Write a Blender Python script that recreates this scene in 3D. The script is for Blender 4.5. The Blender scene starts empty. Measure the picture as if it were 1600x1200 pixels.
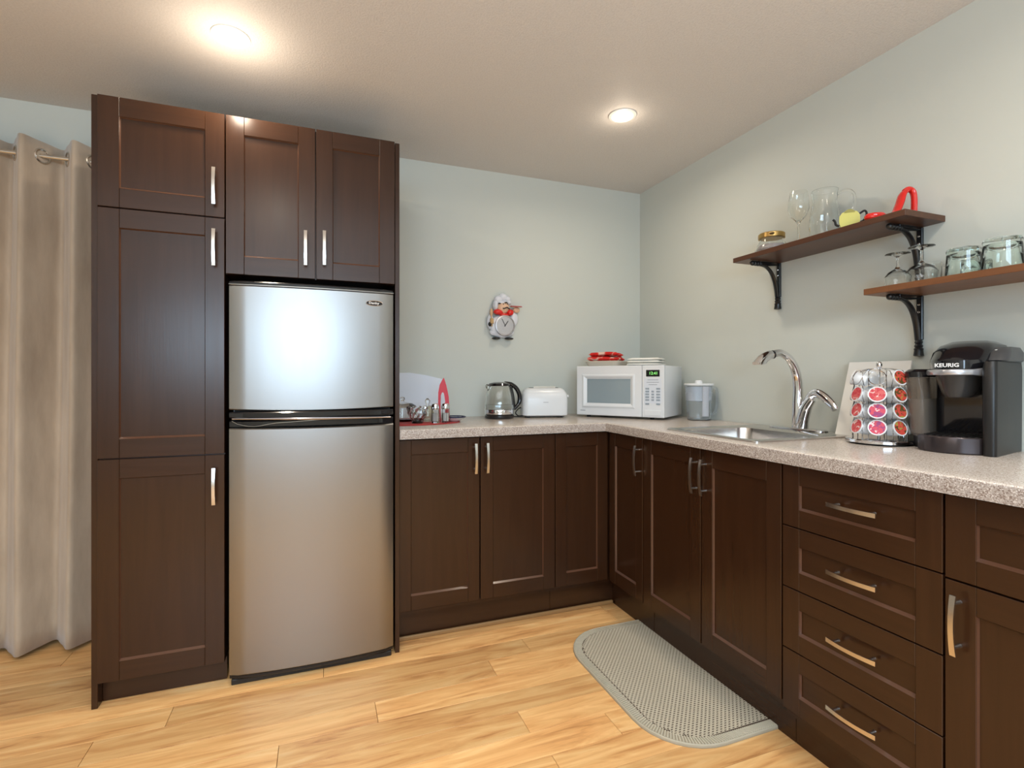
import bpy, bmesh, math, random
from mathutils import Vector, Matrix, Euler
random.seed(7)
PI = math.pi
sc = bpy.context.scene
C = sc.collection

# ------------------------------------------------------------------ camera, world, lights, exposure
cam = bpy.data.objects.new('camera', bpy.data.cameras.new('camera'))
C.objects.link(cam); sc.camera = cam
cam.location = (-1.91227, -2.7523, 1.12075)
cam.rotation_euler = (PI/2, 0, -math.radians(20.6686))
cam.data.sensor_width = 36; cam.data.lens = 794.778/1600*36
cam.data.shift_y = -(600-591.82)/1600*1.0
cam.data.clip_start = 0.05
sc.view_settings.view_transform = 'Standard'; sc.view_settings.look = 'None'
sc.view_settings.gamma = 1; sc.view_settings.use_curve_mapping = False
sc.view_settings.exposure = 0.48
CEIL = 2.3007
W = bpy.data.worlds.new('world'); sc.world = W; W.use_nodes = True
W.node_tree.nodes['Background'].inputs[0].default_value = (0.62, 0.76, 1.0, 1)
W.node_tree.nodes['Background'].inputs[1].default_value = 1.0

def area(name, loc, rot, sx, sy, power, col, spread=PI, shape='RECTANGLE'):
    l = bpy.data.lights.new(name, 'AREA'); l.shape = shape; l.size = sx; l.size_y = sy
    l.energy = power; l.color = col; l.spread = spread
    o = bpy.data.objects.new(name, l); C.objects.link(o); o.location = loc; o.rotation_euler = rot
    return o
WINX0, WINX1, WINZ0, WINZ1, REARY = -3.55, -1.2, 1.16, 1.95, -5.2
# daylight entering by the rear window
area('window_daylight', ((WINX0+WINX1)/2, REARY-0.06, (WINZ0+WINZ1)/2), (PI/2, 0, 0), WINX1-WINX0, WINZ1-WINZ0, 58, (0.60, 0.81, 1.0))
# added fill lamps with no fixture: one from above, one up to the ceiling
area('fill_from_above', (-1.9, -2.9, 2.22), (math.radians(8), 0, 0), 2.6, 1.8, 30, (0.84, 0.93, 1.0), math.radians(140))
area('fill_to_ceiling', (-2.3, -3.3, 0.6), (math.radians(180+14), 0, 0), 2.4, 1.4, 34, (0.80, 0.90, 1.0))
DOWN = [(-0.645, -0.795), (-2.2, -0.770), (-0.645, -2.3), (-2.2, -2.35), (-2.2, -3.9), (-3.9, -2.35), (-3.9, -3.9)]
for (x, y) in DOWN:
    area('downlight_lamp', (x, y, CEIL-0.012), (0, 0, 0), 0.08, 0.08, 3.0, (1.0, 0.87, 0.70), math.radians(165), 'DISK')
    pl = bpy.data.lights.new('downlight_halo_fill', 'POINT'); pl.energy = 2.0 if y == -0.770 else 0.35; pl.color = (1.0, 0.84, 0.66); pl.shadow_soft_size = 0.03  # added point light under each downlight for a halo on the ceiling
    po = bpy.data.objects.new('downlight_halo_fill', pl); C.objects.link(po); po.location = (x, y, CEIL-(0.16 if y == -0.770 else 0.06))

# ------------------------------------------------------------------ materials
def mat(name, col, rough=0.5, metal=0.0, spec=0.5, trans=0.0, ior=1.45, coat=0.0, emis=None, estr=0.0, alpha=1.0):
    m = bpy.data.materials.new(name); m.use_nodes = True
    b = m.node_tree.nodes['Principled BSDF']
    b.inputs['Base Color'].default_value = (*col, 1); b.inputs['Roughness'].default_value = rough
    b.inputs['Metallic'].default_value = metal; b.inputs['Specular IOR Level'].default_value = spec
    b.inputs['Transmission Weight'].default_value = trans; b.inputs['IOR'].default_value = ior
    b.inputs['Coat Weight'].default_value = coat; b.inputs['Alpha'].default_value = alpha
    if emis: b.inputs['Emission Color'].default_value = (*emis, 1); b.inputs['Emission Strength'].default_value = estr
    return m
def nd(m, t, **kw):
    n = m.node_tree.nodes.new(t)
    for k, v in kw.items():
        if k in n.inputs: n.inputs[k].default_value = v
        else: setattr(n, k, v)
    return n
def lk(m, a, b): m.node_tree.links.new(a, b)
def bsdf(m): return m.node_tree.nodes['Principled BSDF']
def ramp(m, stops):
    r = nd(m, 'ShaderNodeValToRGB'); e = r.color_ramp.elements
    while len(e) < len(stops): e.new(0.5)
    for i, (p, c) in enumerate(stops): e[i].position = p; e[i].color = (*c, 1)
    return r
def coords(m, scale=(1, 1, 1), rnd=False):
    tc = nd(m, 'ShaderNodeTexCoord'); mp = nd(m, 'ShaderNodeMapping'); mp.inputs['Scale'].default_value = scale
    if rnd:
        oi = nd(m, 'ShaderNodeObjectInfo'); mu = nd(m, 'ShaderNodeVectorMath', operation='SCALE')
        cx = nd(m, 'ShaderNodeCombineXYZ'); lk(m, oi.outputs['Random'], cx.inputs[0]); lk(m, oi.outputs['Random'], cx.inputs[1]); lk(m, oi.outputs['Random'], cx.inputs[2])
        lk(m, cx.outputs[0], mu.inputs[0]); mu.inputs['Scale'].default_value = 37.0
        ad = nd(m, 'ShaderNodeVectorMath', operation='ADD'); lk(m, tc.outputs['Object'], ad.inputs[0]); lk(m, mu.outputs[0], ad.inputs[1])
        lk(m, ad.outputs[0], mp.inputs[0])
    else: lk(m, tc.outputs['Object'], mp.inputs[0])
    return mp.outputs[0]
def bump(m, h, strength, dist=0.01):
    b = nd(m, 'ShaderNodeBump'); b.inputs['Strength'].default_value = strength; b.inputs['Distance'].default_value = dist
    lk(m, h, b.inputs['Height']); lk(m, b.outputs[0], bsdf(m).inputs['Normal'])

def wood(name, axis, dark, light, rough=0.3):
    m = mat(name, dark, rough, spec=0.5)
    s = [22, 22, 22]; s[axis] = 1.6
    v = coords(m, s, True)
    n = nd(m, 'ShaderNodeTexNoise', Scale=1.4, Detail=7.0, Roughness=0.6, Distortion=0.6); lk(m, v, n.inputs[0])
    r = ramp(m, [(0.3, dark), (0.75, light)]); lk(m, n.outputs[0], r.inputs[0]); lk(m, r.outputs[0], bsdf(m).inputs['Base Color'])
    s2 = [140, 140, 140]; s2[axis] = 6
    n2 = nd(m, 'ShaderNodeTexNoise', Scale=1.0, Detail=3.0); lk(m, coords(m, s2, True), n2.inputs[0])
    bump(m, n2.outputs[0], 0.05, 0.002)
    rr_ = ramp(m, [(0.2, (rough-0.015,)*3), (0.8, (rough+0.025,)*3)]); lk(m, n.outputs[0], rr_.inputs[0]); lk(m, rr_.outputs[0], bsdf(m).inputs['Roughness'])
    return m
ESP_D, ESP_L = (0.032, 0.0122, 0.0048), (0.041, 0.0160, 0.0064)
M_wv = wood('espresso_wood_vertical', 2, ESP_D, ESP_L, 0.25)
M_wh = wood('espresso_wood_horizontal', 0, ESP_D, ESP_L, 0.25)
M_edge = mat('paler_wood_edge', (0.105, 0.047, 0.027), 0.25, spec=0.8)  # paler brown than the door wood, on the inner bevels
M_black_gap = mat('cabinet_inside', (0.01, 0.008, 0.006), 0.7)
M_nickel = mat('brushed_nickel', (0.66, 0.63, 0.58), 0.27, 1.0)
M_chrome = mat('chrome', (0.78, 0.78, 0.80), 0.06, 1.0)
M_iron = mat('black_iron', (0.008, 0.008, 0.009), 0.3, 0.0, 0.6)
M_gblack = mat('gloss_black_plastic', (0.008, 0.008, 0.010), 0.12, 0.0, 0.6, coat=0.3)
M_sblack = mat('satin_black_plastic', (0.012, 0.011, 0.011), 0.35)
M_rubber = mat('black_rubber', (0.015, 0.014, 0.014), 0.6)
M_white = mat('white_plastic', (0.72, 0.74, 0.76), 0.25)
M_whitem = mat('white_metal', (0.78, 0.78, 0.76), 0.35)
M_porc = mat('white_ceramic', (0.80, 0.80, 0.78), 0.15)
M_red = mat('red_glaze', (0.72, 0.02, 0.015), 0.18, coat=0.4)
M_pink = mat('red_silicone', (0.62, 0.035, 0.06), 0.4)
M_redmat = mat('red_vinyl', (0.42, 0.03, 0.03), 0.45)
M_glass = mat('clear_glass', (0.97, 0.985, 0.98), 0.0, trans=1.0, ior=1.45)
M_gglass = mat('greenish_glass', (0.90, 0.97, 0.94), 0.0, trans=1.0, ior=1.5)
M_skin = mat('painted_skin', (0.75, 0.48, 0.32), 0.4)
M_gold = mat('gold_lid', (0.55, 0.36, 0.13), 0.3, 1.0)
M_lemon = mat('yellow_glaze', (0.62, 0.60, 0.16), 0.25)
M_paper = mat('white_card', (0.80, 0.79, 0.75), 0.6)
M_grey = mat('grey_print', (0.25, 0.28, 0.33), 0.5)
M_textw = mat('white_print', (0.8, 0.8, 0.8), 0.4)
M_smoke = mat('smoky_plastic', (0.58, 0.50, 0.43), 0.08, trans=0.85, ior=1.4)
M_green_led = mat('green_display_digits', (0.1, 0.6, 0.1), 0.5, emis=(0.35, 1.0, 0.25), estr=0.8)
M_bulb = mat('lamp_lens', (1, 1, 1), 0.4, emis=(1.0, 0.93, 0.8), estr=14)

# walls and ceiling
def plaster(name, col, sc_, st, spots=0.0):
    m = mat(name, col, 0.55, spec=0.25)
    n = nd(m, 'ShaderNodeTexNoise', Scale=sc_, Detail=4.0, Roughness=0.6); lk(m, coords(m), n.inputs[0])
    bump(m, n.outputs[0], st, 0.004)
    if spots:
        c = tuple(a*(1-spots) for a in col)
        r = ramp(m, [(0.35, c), (0.6, col)]); lk(m, n.outputs[0], r.inputs[0]); lk(m, r.outputs[0], bsdf(m).inputs['Base Color'])
    return m
M_wall = plaster('cream_paint', (0.585, 0.615, 0.575), 90, 0.06)
M_ceil = plaster('textured_ceiling', (0.70, 0.67, 0.64), 150, 0.5, 0.07)
M_floorbase = mat('floor_underlay', (0.16, 0.07, 0.025), 0.6)

# laminate planks
M_plank = mat('honey_laminate', (0.6, 0.32, 0.13), 0.3, spec=0.45)
def _plank():
    m = M_plank
    v = coords(m, (1.5, 13, 1), True)
    n = nd(m, 'ShaderNodeTexNoise', Scale=1.6, Detail=6.0, Roughness=0.62, Distortion=1.4); lk(m, v, n.inputs[0])
    r = ramp(m, [(0.27, (0.47, 0.205, 0.07)), (0.42, (0.74, 0.39, 0.15)), (0.58, (0.86, 0.52, 0.22)), (0.75, (0.92, 0.63, 0.32))])
    lk(m, n.outputs[0], r.inputs[0])
    w = nd(m, 'ShaderNodeTexWave', Scale=0.9, Distortion=9.0, Detail=3.0); w.bands_direction = 'Y'
    w.inputs['Detail Scale'].default_value = 0.6
    lk(m, coords(m, (0.8, 6, 1), True), w.inputs[0])
    mx = nd(m, 'ShaderNodeMix', data_type='RGBA', blend_type='MULTIPLY'); mx.inputs[0].default_value = 0.22
    r2 = ramp(m, [(0.0, (0.72, 0.62, 0.5)), (0.5, (1, 1, 1)), (1.0, (1, 1, 1))]); lk(m, w.outputs[0], r2.inputs[0])
    lk(m, r.outputs[0], mx.inputs[6]); lk(m, r2.outputs[0], mx.inputs[7])
    oi = nd(m, 'ShaderNodeObjectInfo'); hs = nd(m, 'ShaderNodeHueSaturation')
    mr = nd(m, 'ShaderNodeMapRange'); mr.inputs[3].default_value = 0.84; mr.inputs[4].default_value = 1.12
    lk(m, oi.outputs['Random'], mr.inputs[0]); lk(m, mr.outputs[0], hs.inputs['Value']); lk(m, mx.outputs[2], hs.inputs['Color'])
    lk(m, hs.outputs[0], bsdf(m).inputs['Base Color'])
    n3 = nd(m, 'ShaderNodeTexNoise', Scale=1.0, Detail=2.0); lk(m, coords(m, (8, 160, 1), True), n3.inputs[0])
    bump(m, n3.outputs[0], 0.05, 0.002)
_plank()

# speckled laminate counter
M_counter = mat('speckled_counter', (0.5, 0.42, 0.35), 0.22, spec=0.5)
def _counter():
    m = M_counter; v = coords(m)
    a = nd(m, 'ShaderNodeTexVoronoi', Scale=620.0); lk(m, v, a.inputs[0])
    sep = nd(m, 'ShaderNodeSeparateColor'); lk(m, a.outputs['Color'], sep.inputs[0])
    r = ramp(m, [(0.0, (0.27, 0.19, 0.15)), (0.14, (0.37, 0.28, 0.23)), (0.20, (0.54, 0.465, 0.40)), (0.8, (0.62, 0.545, 0.48)), (0.92, (0.76, 0.70, 0.64))])
    lk(m, sep.outputs[0], r.inputs[0]); lk(m, r.outputs[0], bsdf(m).inputs['Base Color'])
_counter()

M_cedge = mat('speckled_counter_edge_shaded', (0.4, 0.34, 0.3), 0.35, spec=0.4)  # front faces darkened and cooled to paint in shade; coarser speckle too
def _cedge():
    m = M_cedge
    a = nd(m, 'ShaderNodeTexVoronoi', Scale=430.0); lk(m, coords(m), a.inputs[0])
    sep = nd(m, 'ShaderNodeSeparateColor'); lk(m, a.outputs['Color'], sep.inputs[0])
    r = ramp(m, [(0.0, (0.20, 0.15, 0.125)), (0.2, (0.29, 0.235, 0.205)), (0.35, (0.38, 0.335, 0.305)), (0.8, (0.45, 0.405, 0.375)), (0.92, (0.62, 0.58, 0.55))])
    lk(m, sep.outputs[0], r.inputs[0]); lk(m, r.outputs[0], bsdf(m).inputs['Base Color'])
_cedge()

# brushed stainless steel
def steel(name, col, rough, axis, aniso_st=0.1):
    m = mat(name, col, rough, 1.0)
    s = [400, 400, 400]; s[axis] = 3
    n = nd(m, 'ShaderNodeTexNoise', Scale=1.0, Detail=2.0); lk(m, coords(m, s), n.inputs[0])
    r = ramp(m, [(0.3, (rough-0.012,)*3), (0.7, (rough+0.012,)*3)]); lk(m, n.outputs[0], r.inputs[0]); lk(m, r.outputs[0], bsdf(m).inputs['Roughness'])
    bump(m, n.outputs[0], aniso_st, 0.0006)
    return m
M_steel = steel('brushed_steel', (0.33, 0.325, 0.32), 0.34, 2, 0.02)
M_sink = steel('sink_steel', (0.62, 0.60, 0.58), 0.24, 0)

M_curtain = mat('taupe_fabric', (0.33, 0.255, 0.19), 0.75, spec=0.2)
def _cur():
    m = M_curtain; bsdf(m).inputs['Sheen Weight'].default_value = 0.35
    n = nd(m, 'ShaderNodeTexNoise', Scale=3.0, Detail=5.0, Roughness=0.6); lk(m, coords(m, (4, 4, 1)), n.inputs[0])
    r = ramp(m, [(0.3, (0.42, 0.33, 0.245)), (0.7, (0.58, 0.475, 0.365))]); lk(m, n.outputs[0], r.inputs[0]); lk(m, r.outputs[0], bsdf(m).inputs['Base Color'])
    n2 = nd(m, 'ShaderNodeTexNoise', Scale=500.0, Detail=1.0); lk(m, coords(m), n2.inputs[0]); bump(m, n2.outputs[0], 0.15, 0.001)
_cur()
M_mat = mat('cream_weave', (0.53, 0.47, 0.36), 0.8, spec=0.2)
M_matb = mat('mat_border', (0.37, 0.325, 0.245), 0.8, spec=0.2)
M_matd = mat('mat_backing_dark', (0.08, 0.05, 0.035), 0.9)
M_cloth = mat('white_cotton', (0.80, 0.80, 0.76), 0.8, spec=0.2)
M_redcloth = mat('red_print_cloth', (0.5, 0.02, 0.02), 0.8, spec=0.2)
def _rc():
    m = M_redcloth
    n = nd(m, 'ShaderNodeTexVoronoi', Scale=26.0); lk(m, coords(m), n.inputs[0])
    r = ramp(m, [(0.0, (0.02, 0.02, 0.015)), (0.16, (0.55, 0.02, 0.02)), (0.55, (0.62, 0.03, 0.02)), (0.75, (0.70, 0.50, 0.42))]); lk(m, n.outputs[0], r.inputs[0]); lk(m, r.outputs[0], bsdf(m).inputs['Base Color'])
_rc()
def podlid(name, a, b, c):
    m = mat(name, a, 0.35)
    n = nd(m, 'ShaderNodeTexNoise', Scale=70.0, Detail=1.0, Distortion=1.0); lk(m, coords(m, (1, 1, 1.6), True), n.inputs[0])
    r = ramp(m, [(0.40, a), (0.46, b), (0.58, b), (0.64, c)]); r.color_ramp.interpolation = 'CONSTANT'
    lk(m, n.outputs[0], r.inputs[0]); lk(m, r.outputs[0], bsdf(m).inputs['Base Color']); return m
M_pod1 = podlid('pod_foil_red', (0.55, 0.03, 0.05), (0.62, 0.10, 0.10), (0.75, 0.60, 0.58))
M_pod2 = podlid('pod_foil_green', (0.10, 0.07, 0.02), (0.60, 0.07, 0.05), (0.32, 0.34, 0.06))
M_pod3 = podlid('pod_foil_plum', (0.30, 0.03, 0.16), (0.60, 0.05, 0.10), (0.78, 0.62, 0.64))

# ------------------------------------------------------------------ mesh helpers
def obj(name, bm, m, parent=None, smooth=True, label=None, ang=35):
    if hasattr(bm, 'verts') and isinstance(bm, bmesh.types.BMesh):
        bmesh.ops.recalc_face_normals(bm, faces=bm.faces[:])
        me = bpy.data.meshes.new(name); bm.to_mesh(me); bm.free()
    else: me = bm
    if isinstance(m, (list, tuple)):
        for x in m: me.materials.append(x)
    else: me.materials.append(m)
    if smooth:
        me.polygons.foreach_set('use_smooth', [True]*len(me.polygons))
        me.set_sharp_from_angle(angle=math.radians(ang))
    o = bpy.data.objects.new(name, me); C.objects.link(o)
    if parent: o.parent = parent
    if label: o['label'] = label
    return o
def thing(name, label, cat, loc=(0, 0, 0), rotz=0, group=None):
    o = bpy.data.objects.new(name, None); C.objects.link(o); o.empty_display_size = 0.05
    o.location = loc; o.rotation_euler = (0, 0, rotz); o['label'] = label; o['category'] = cat
    if group: o['group'] = group
    return o
def struct(name, bm, m, parent=None, smooth=False):
    o = obj(name, bm, m, parent, smooth)
    if not parent: o['kind'] = 'structure'
    return o
def B(): return bmesh.new()
def box(bm, x0, x1, y0, y1, z0, z1, bev=0.0, seg=1, mi=0):
    r = bmesh.ops.create_cube(bm, size=1, matrix=Matrix.Translation(((x0+x1)/2, (y0+y1)/2, (z0+z1)/2)) @ Matrix.Diagonal((abs(x1-x0), abs(y1-y0), abs(z1-z0), 1)))
    vs = r['verts']
    fs = set(f for v in vs for f in v.link_faces)
    for f in fs: f.material_index = mi
    if bev > 0:
        es = list(set(e for v in vs for e in v.link_edges))
        bmesh.ops.bevel(bm, geom=es, offset=bev, segments=seg, profile=0.5, affect='EDGES')
    return bm
def tf(bm, M, n0=0):
    vs = bm.verts[:][n0:]
    bmesh.ops.transform(bm, matrix=M, verts=vs)
def rr(hx, hy, r, z, cx=0, cy=0, n=5):
    r = min(r, hx, hy); pts = []
    for (sx, sy, a0) in ((1, 1, 0), (-1, 1, PI/2), (-1, -1, PI), (1, -1, 1.5*PI)):
        for k in range(n+1):
            a = a0+PI/2*k/n
            pts.append((cx+sx*(hx-r)+r*math.cos(a), cy+sy*(hy-r)+r*math.sin(a), z))
    return pts
def circ(r, z, n=32, cx=0, cy=0, ry=None):
    ry = r if ry is None else ry
    return [(cx+r*math.cos(2*PI*k/n), cy+ry*math.sin(2*PI*k/n), z) for k in range(n)]
def loft(bm, loops, cap0=True, cap1=True, mi=0, close=False):
    L = [[bm.verts.new(p) for p in lp] for lp in loops]
    n = len(L[0])
    rng = range(len(L)) if close else range(len(L)-1)
    for i in rng:
        a, b = L[i], L[(i+1) % len(L)]
        for k in range(n):
            f = bm.faces.new((a[k], a[(k+1) % n], b[(k+1) % n], b[k])); f.material_index = mi
    if cap0 and not close: bm.faces.new(L[0]).material_index = mi
    if cap1 and not close: bm.faces.new(L[-1]).material_index = mi
    return L
def lathe(bm, prof, n=28, cx=0, cy=0, cap0=True, cap1=True, mi=0):
    return loft(bm, [circ(max(r, 1e-4), z, n, cx, cy) for r, z in prof], cap0, cap1, mi)
def tube(bm, pts, rad, n=8, closed=False, sy=1.0, mi=0, up=None):
    P = [Vector(p) for p in pts]; m = len(P)
    R = rad if isinstance(rad, (list, tuple)) else [rad]*m
    loops = []; N = None
    for i in range(m):
        if closed: t = P[(i+1) % m]-P[i-1]
        else: t = P[min(i+1, m-1)]-P[max(i-1, 0)]
        t.normalize()
        if N is None:
            N = Vector(up) if up else (Vector((0, 0, 1)) if abs(t.z) < 0.9 else Vector((1, 0, 0)))
        N = N-t*N.dot(t); N.normalize(); Bn = t.cross(N)
        loops.append([tuple(P[i]+(N*math.cos(2*PI*k/n)*R[i]+Bn*math.sin(2*PI*k/n)*R[i]*sy)) for k in range(n)])
    return loft(bm, loops, not closed, not closed, mi, closed)
def prism(bm, outline, y0, y1, mi=0):   # outline in xz, extruded along y
    return loft(bm, [[(x, y0, z) for x, z in outline], [(x, y1, z) for x, z in outline]], mi=mi)
def ell(bm, c, r, n=16, m=10, mi=0):
    prof = [(math.sin(PI*i/m), -math.cos(PI*i/m)) for i in range(1, m)]
    return loft(bm, [[(c[0]+r[0]*a*math.cos(2*PI*k/n), c[1]+r[1]*a*math.sin(2*PI*k/n), c[2]+r[2]*b) for k in range(n)] for a, b in prof], mi=mi)
def arc(cx, cz, r, a0, a1, n): return [(cx+r*math.cos(math.radians(a0+(a1-a0)*k/n)), cz+r*math.sin(math.radians(a0+(a1-a0)*k/n))) for k in range(n+1)]
def smoothpts(P, sub=6):
    P = [Vector(p) for p in P]; out = []
    for i in range(len(P)-1):
        p0 = P[max(i-1, 0)]; p1 = P[i]; p2 = P[i+1]; p3 = P[min(i+2, len(P)-1)]
        for k in range(sub):
            t = k/sub
            out.append(0.5*((2*p1)+(p2-p0)*t+(2*p0-5*p1+4*p2-p3)*t*t+(3*p1-p0-3*p2+p3)*t**3))
    out.append(P[-1]); return out
def textmesh(s, size, depth=0.0004, xs=1.0, bold=0.0, shear=0.0):
    cu = bpy.data.curves.new('lettering', 'FONT'); cu.body = s; cu.size = size; cu.extrude = depth
    cu.align_x = 'CENTER'; cu.align_y = 'CENTER'; cu.offset = bold; cu.shear = shear; cu.resolution_u = 2
    o = bpy.data.objects.new('lettering', cu); C.objects.link(o)
    dg = bpy.context.evaluated_depsgraph_get(); dg.update()
    me = bpy.data.meshes.new_from_object(o.evaluated_get(dg))
    bpy.data.objects.remove(o); me.transform(Matrix.Diagonal((xs, 1, 1, 1)) )
    me.transform(Matrix.Rotation(PI/2, 4, 'X'))      # now reads in the xz plane, facing -y
    return me

# ------------------------------------------------------------------ the room
XL, T = -5.0, 0.12
struct('wall_back', box(B(), XL, 0, 0, T, 0, CEIL), M_wall)
struct('wall_right', box(B(), 0, T, REARY, T, 0, CEIL), M_wall)
struct('wall_left', box(B(), XL-T, XL, REARY, T, 0, CEIL), M_wall)
bm = B()
box(bm, XL, WINX0, REARY-T, REARY, 0, CEIL); box(bm, WINX1, 0, REARY-T, REARY, 0, CEIL)
box(bm, WINX0, WINX1, REARY-T, REARY, 0, WINZ0); box(bm, WINX0, WINX1, REARY-T, REARY, WINZ1, CEIL)
struct('wall_rear', bm, M_wall)
bm = B()
for (a, b, c, d) in ((WINX0, WINX0+.05, WINZ0, WINZ1), (WINX1-.05, WINX1, WINZ0, WINZ1), (WINX0+.05, WINX1-.05, WINZ0, WINZ0+.05), (WINX0+.05, WINX1-.05, WINZ1-.05, WINZ1), ((WINX0+WINX1)/2-.03, (WINX0+WINX1)/2+.03, WINZ0+.05, WINZ1-.05)):
    box(bm, a, b, REARY-.03, REARY+.015, c, d)
struct('window_1', bm, M_whitem)
struct('floor', box(B(), XL-T, T, REARY-T, T, -0.10, -0.009), M_floorbase)
# the ceiling slab, with a round opening left for each downlight that shows
bm = B(); box(bm, XL-T, T, REARY-T, T, CEIL, CEIL+0.10)
struct('ceiling', bm, M_ceil)
flo = bpy.data.objects['floor']
# planks run along x in rows 0.11 deep
PW, PLn = 0.11, 1.28
plank_cache = {}
joints = {}
def plank(x0, x1, y0, y1):
    L = round(x1-x0, 3)
    if L not in plank_cache:
        b = B(); g = 0.0007
        box(b, -L/2+g, L/2-g, -(y1-y0)/2+g, (y1-y0)/2-g, -0.009, 0.0, 0.0006)
        bmesh.ops.recalc_face_normals(b, faces=b.faces[:])
        me = bpy.data.meshes.new('plank'); b.to_mesh(me); b.free(); me.materials.append(M_plank); plank_cache[L] = me
    o = bpy.data.objects.new('plank', plank_cache[L]); o.location = ((x0+x1)/2, (y0+y1)/2, 0); o.parent = flo; C.objects.link(o)
fix = {(-0.715): -1.10, (-0.825): -1.287, (-0.935): -1.735, (-1.155): -1.29, (-0.495): -0.62, (-0.605): -1.9, (-1.045): -0.75, (-1.265): -2.3}
yy = -0.165; k = 0
while yy > -3.0:
    y1, y0 = yy, yy-PW
    j = None
    for kk, v in fix.items():
        if abs(kk-y1) < 0.01: j = v
    if j is None: j = -((k*0.437) % PLn)-0.3
    xs = [0.0]; x = j
    while x+PLn < 0: x += PLn
    while x > XL: xs.append(x); x -= PLn
    xs.append(XL)
    for a, b in zip(xs[1:], xs[:-1]):
        if b-a > 0.03: plank(a, b, y0, y1)
    yy -= PW; k += 1
bx_ = box(B(), XL, 0, -0.165, 0, -0.009, -0.0004); o_ = obj('floor_margin', bx_, M_plank, flo, False)
bx_ = box(B(), XL, 0, REARY, yy, -0.009, -0.0004); o_ = obj('floor_margin', bx_, M_plank, flo, False)
# quarter trim in front of the toe kick
struct('trim_1', box(B(), -1.605, -0.545, -0.560, -0.546, 0, 0.018, 0.004), mat('oak_trim', (0.30, 0.17, 0.07), 0.4))
struct('baseboard_left', box(B(), XL+0.0, XL+0.014, REARY+.02, -0.02, 0, 0.09, 0.003), M_whitem)

# ------------------------------------------------------------------ cabinets
FR = -0.581     # carcass front; doors are 19 mm thick in front of it
T19 = 0.019
def chamfer_mesh(w, h, sw, rw, t=0.019, y=0.0):
    """the narrow paler bevel between the frame and the recessed panel"""
    bm = B(); c = 0.0024; cb = 0.0055; d = 0.0085
    x0, x1, z0, z1 = sw, w-sw, rw, h-rw
    o = [bm.verts.new(p) for p in ((x0-.0008, y-t-.0001, z0-.0008), (x1+.0008, y-t-.0001, z0-.0008), (x1+.0008, y-t-.0001, z1+.0008), (x0-.0008, y-t-.0001, z1+.0008))]
    i = [bm.verts.new(p) for p in ((x0+c, y-t+d, z0+cb), (x1-c, y-t+d, z0+cb), (x1-c, y-t+d, z1-c), (x0+c, y-t+d, z1-c))]
    for k in range(4): bm.faces.new((o[k], o[(k+1) % 4], i[(k+1) % 4], i[k]))
    return bm
def handle_mesh(L=0.132, along='z'):
    """bowed flat bar with two posts, built along z, standing off -y from y=0"""
    bm = B(); n = 12; w = 0.0058; t = 0.0022
    loops = []
    for k in range(n+1):
        u = -1+2*k/n; z = u*L/2; yc = -0.031+0.008*u*u*1.0
        ww = w*(1.0-0.12*(1-u*u))
        loops.append([(-ww, yc-t, z), (ww, yc-t, z), (ww, yc+t, z), (-ww, yc+t, z)])
    loft(bm, loops)
    for s in (-1, 1):
        n0 = len(bm.verts)
        lathe(bm, [(0.0052, 0), (0.0046, 0.004), (0.0042, 0.026)], 10)
        tf(bm, Matrix.Translation((0, 0, s*0.048)) @ Matrix.Rotation(PI/2, 4, 'X'), n0)
    if along == 'x': bmesh.ops.transform(bm, matrix=Matrix.Rotation(PI/2, 4, 'Y'), verts=bm.verts[:])
    return bm
HM = {}
def handle(parent, x, y, z, along='z', L=0.132):
    key = (along, L)
    if key not in HM:
        o = obj('handle', handle_mesh(L, along), M_nickel, parent); HM[key] = o.data
    else:
        o = bpy.data.objects.new('handle', HM[key]); C.objects.link(o); o.parent = parent
    o.location = (x, y, z)
    return o
def front(root, name, x0, x1, z0, z1, sw=0.058, rw=0.062, hx=None, hz=None, along='z', y=FR, swr=None):
    """door or drawer front with panel, rails and handle; x0..x1 and z0..z1 in root space"""
    w, h = x1-x0, z1-z0
    d = obj(name, box(B(), sw-.002, w-sw+.002, -0.0105, -0.003, rw-.002, h-rw+.002), M_wv if h > 0.3 else M_wh, root, False)
    d.location = (x0, y, z0)
    obj('stile', box(B(), 0, sw, -T19, 0, 0, h, 0.0012), M_wv, d)
    obj('stile', box(B(), w-sw, w, -T19, 0, 0, h, 0.0012), M_wv, d)
    obj('rail', box(B(), sw+.0001, w-sw-.0001, -T19, 0, 0, rw, 0.0012), M_wh, d)
    obj('rail', box(B(), sw+.0001, w-sw-.0001, -T19, 0, h-rw, h, 0.0012), M_wh, d)
    c = obj('paler_bevel', chamfer_mesh(w, h, sw, rw), M_edge, d, False)
    if hx is not None: handle(d, hx-x0, -0.019, hz-z0, along)
    return d
ZT, ZB = 0.862, 0.144

def carcass(root, x0, x1, y0, y1, z0, z1, toe=True):
    obj('body', box(B(), x0, x1, y0, y1, z0, z1), M_wv, root, False)
    if toe: obj('toe_kick', box(B(), x0, x1, y0+0.04, y0+0.056, 0.0, z0-.0005), M_wh, root, False)

# pantry
pan = thing('pantry_cabinet', 'tall dark wood pantry cabinet with three shaker doors beside the curtain', 'cabinet', (-2.637, 0, 0))
obj('side_panel', box(B(), 0, 0.018, -0.640, -0.003, 0, 2.085, 0.001), M_wv, pan)
obj('body', box(B(), 0.019, 0.399, -0.631, -0.003, 0.088, 2.082), M_wv, pan, False)
obj('toe_kick', box(B(), 0.019, 0.399, -0.597, -0.580, 0.0, 0.0875), M_wh, pan, False)
for (z0, z1, hz) in ((0.089, 0.845, 0.735), (0.849, 1.703, 1.592), (1.707, 2.084, 1.812)):
    front(pan, 'door', 0.020, 0.399, z0, z1, 0.062, 0.066, 0.399-0.031, hz, y=-0.632)
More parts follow.
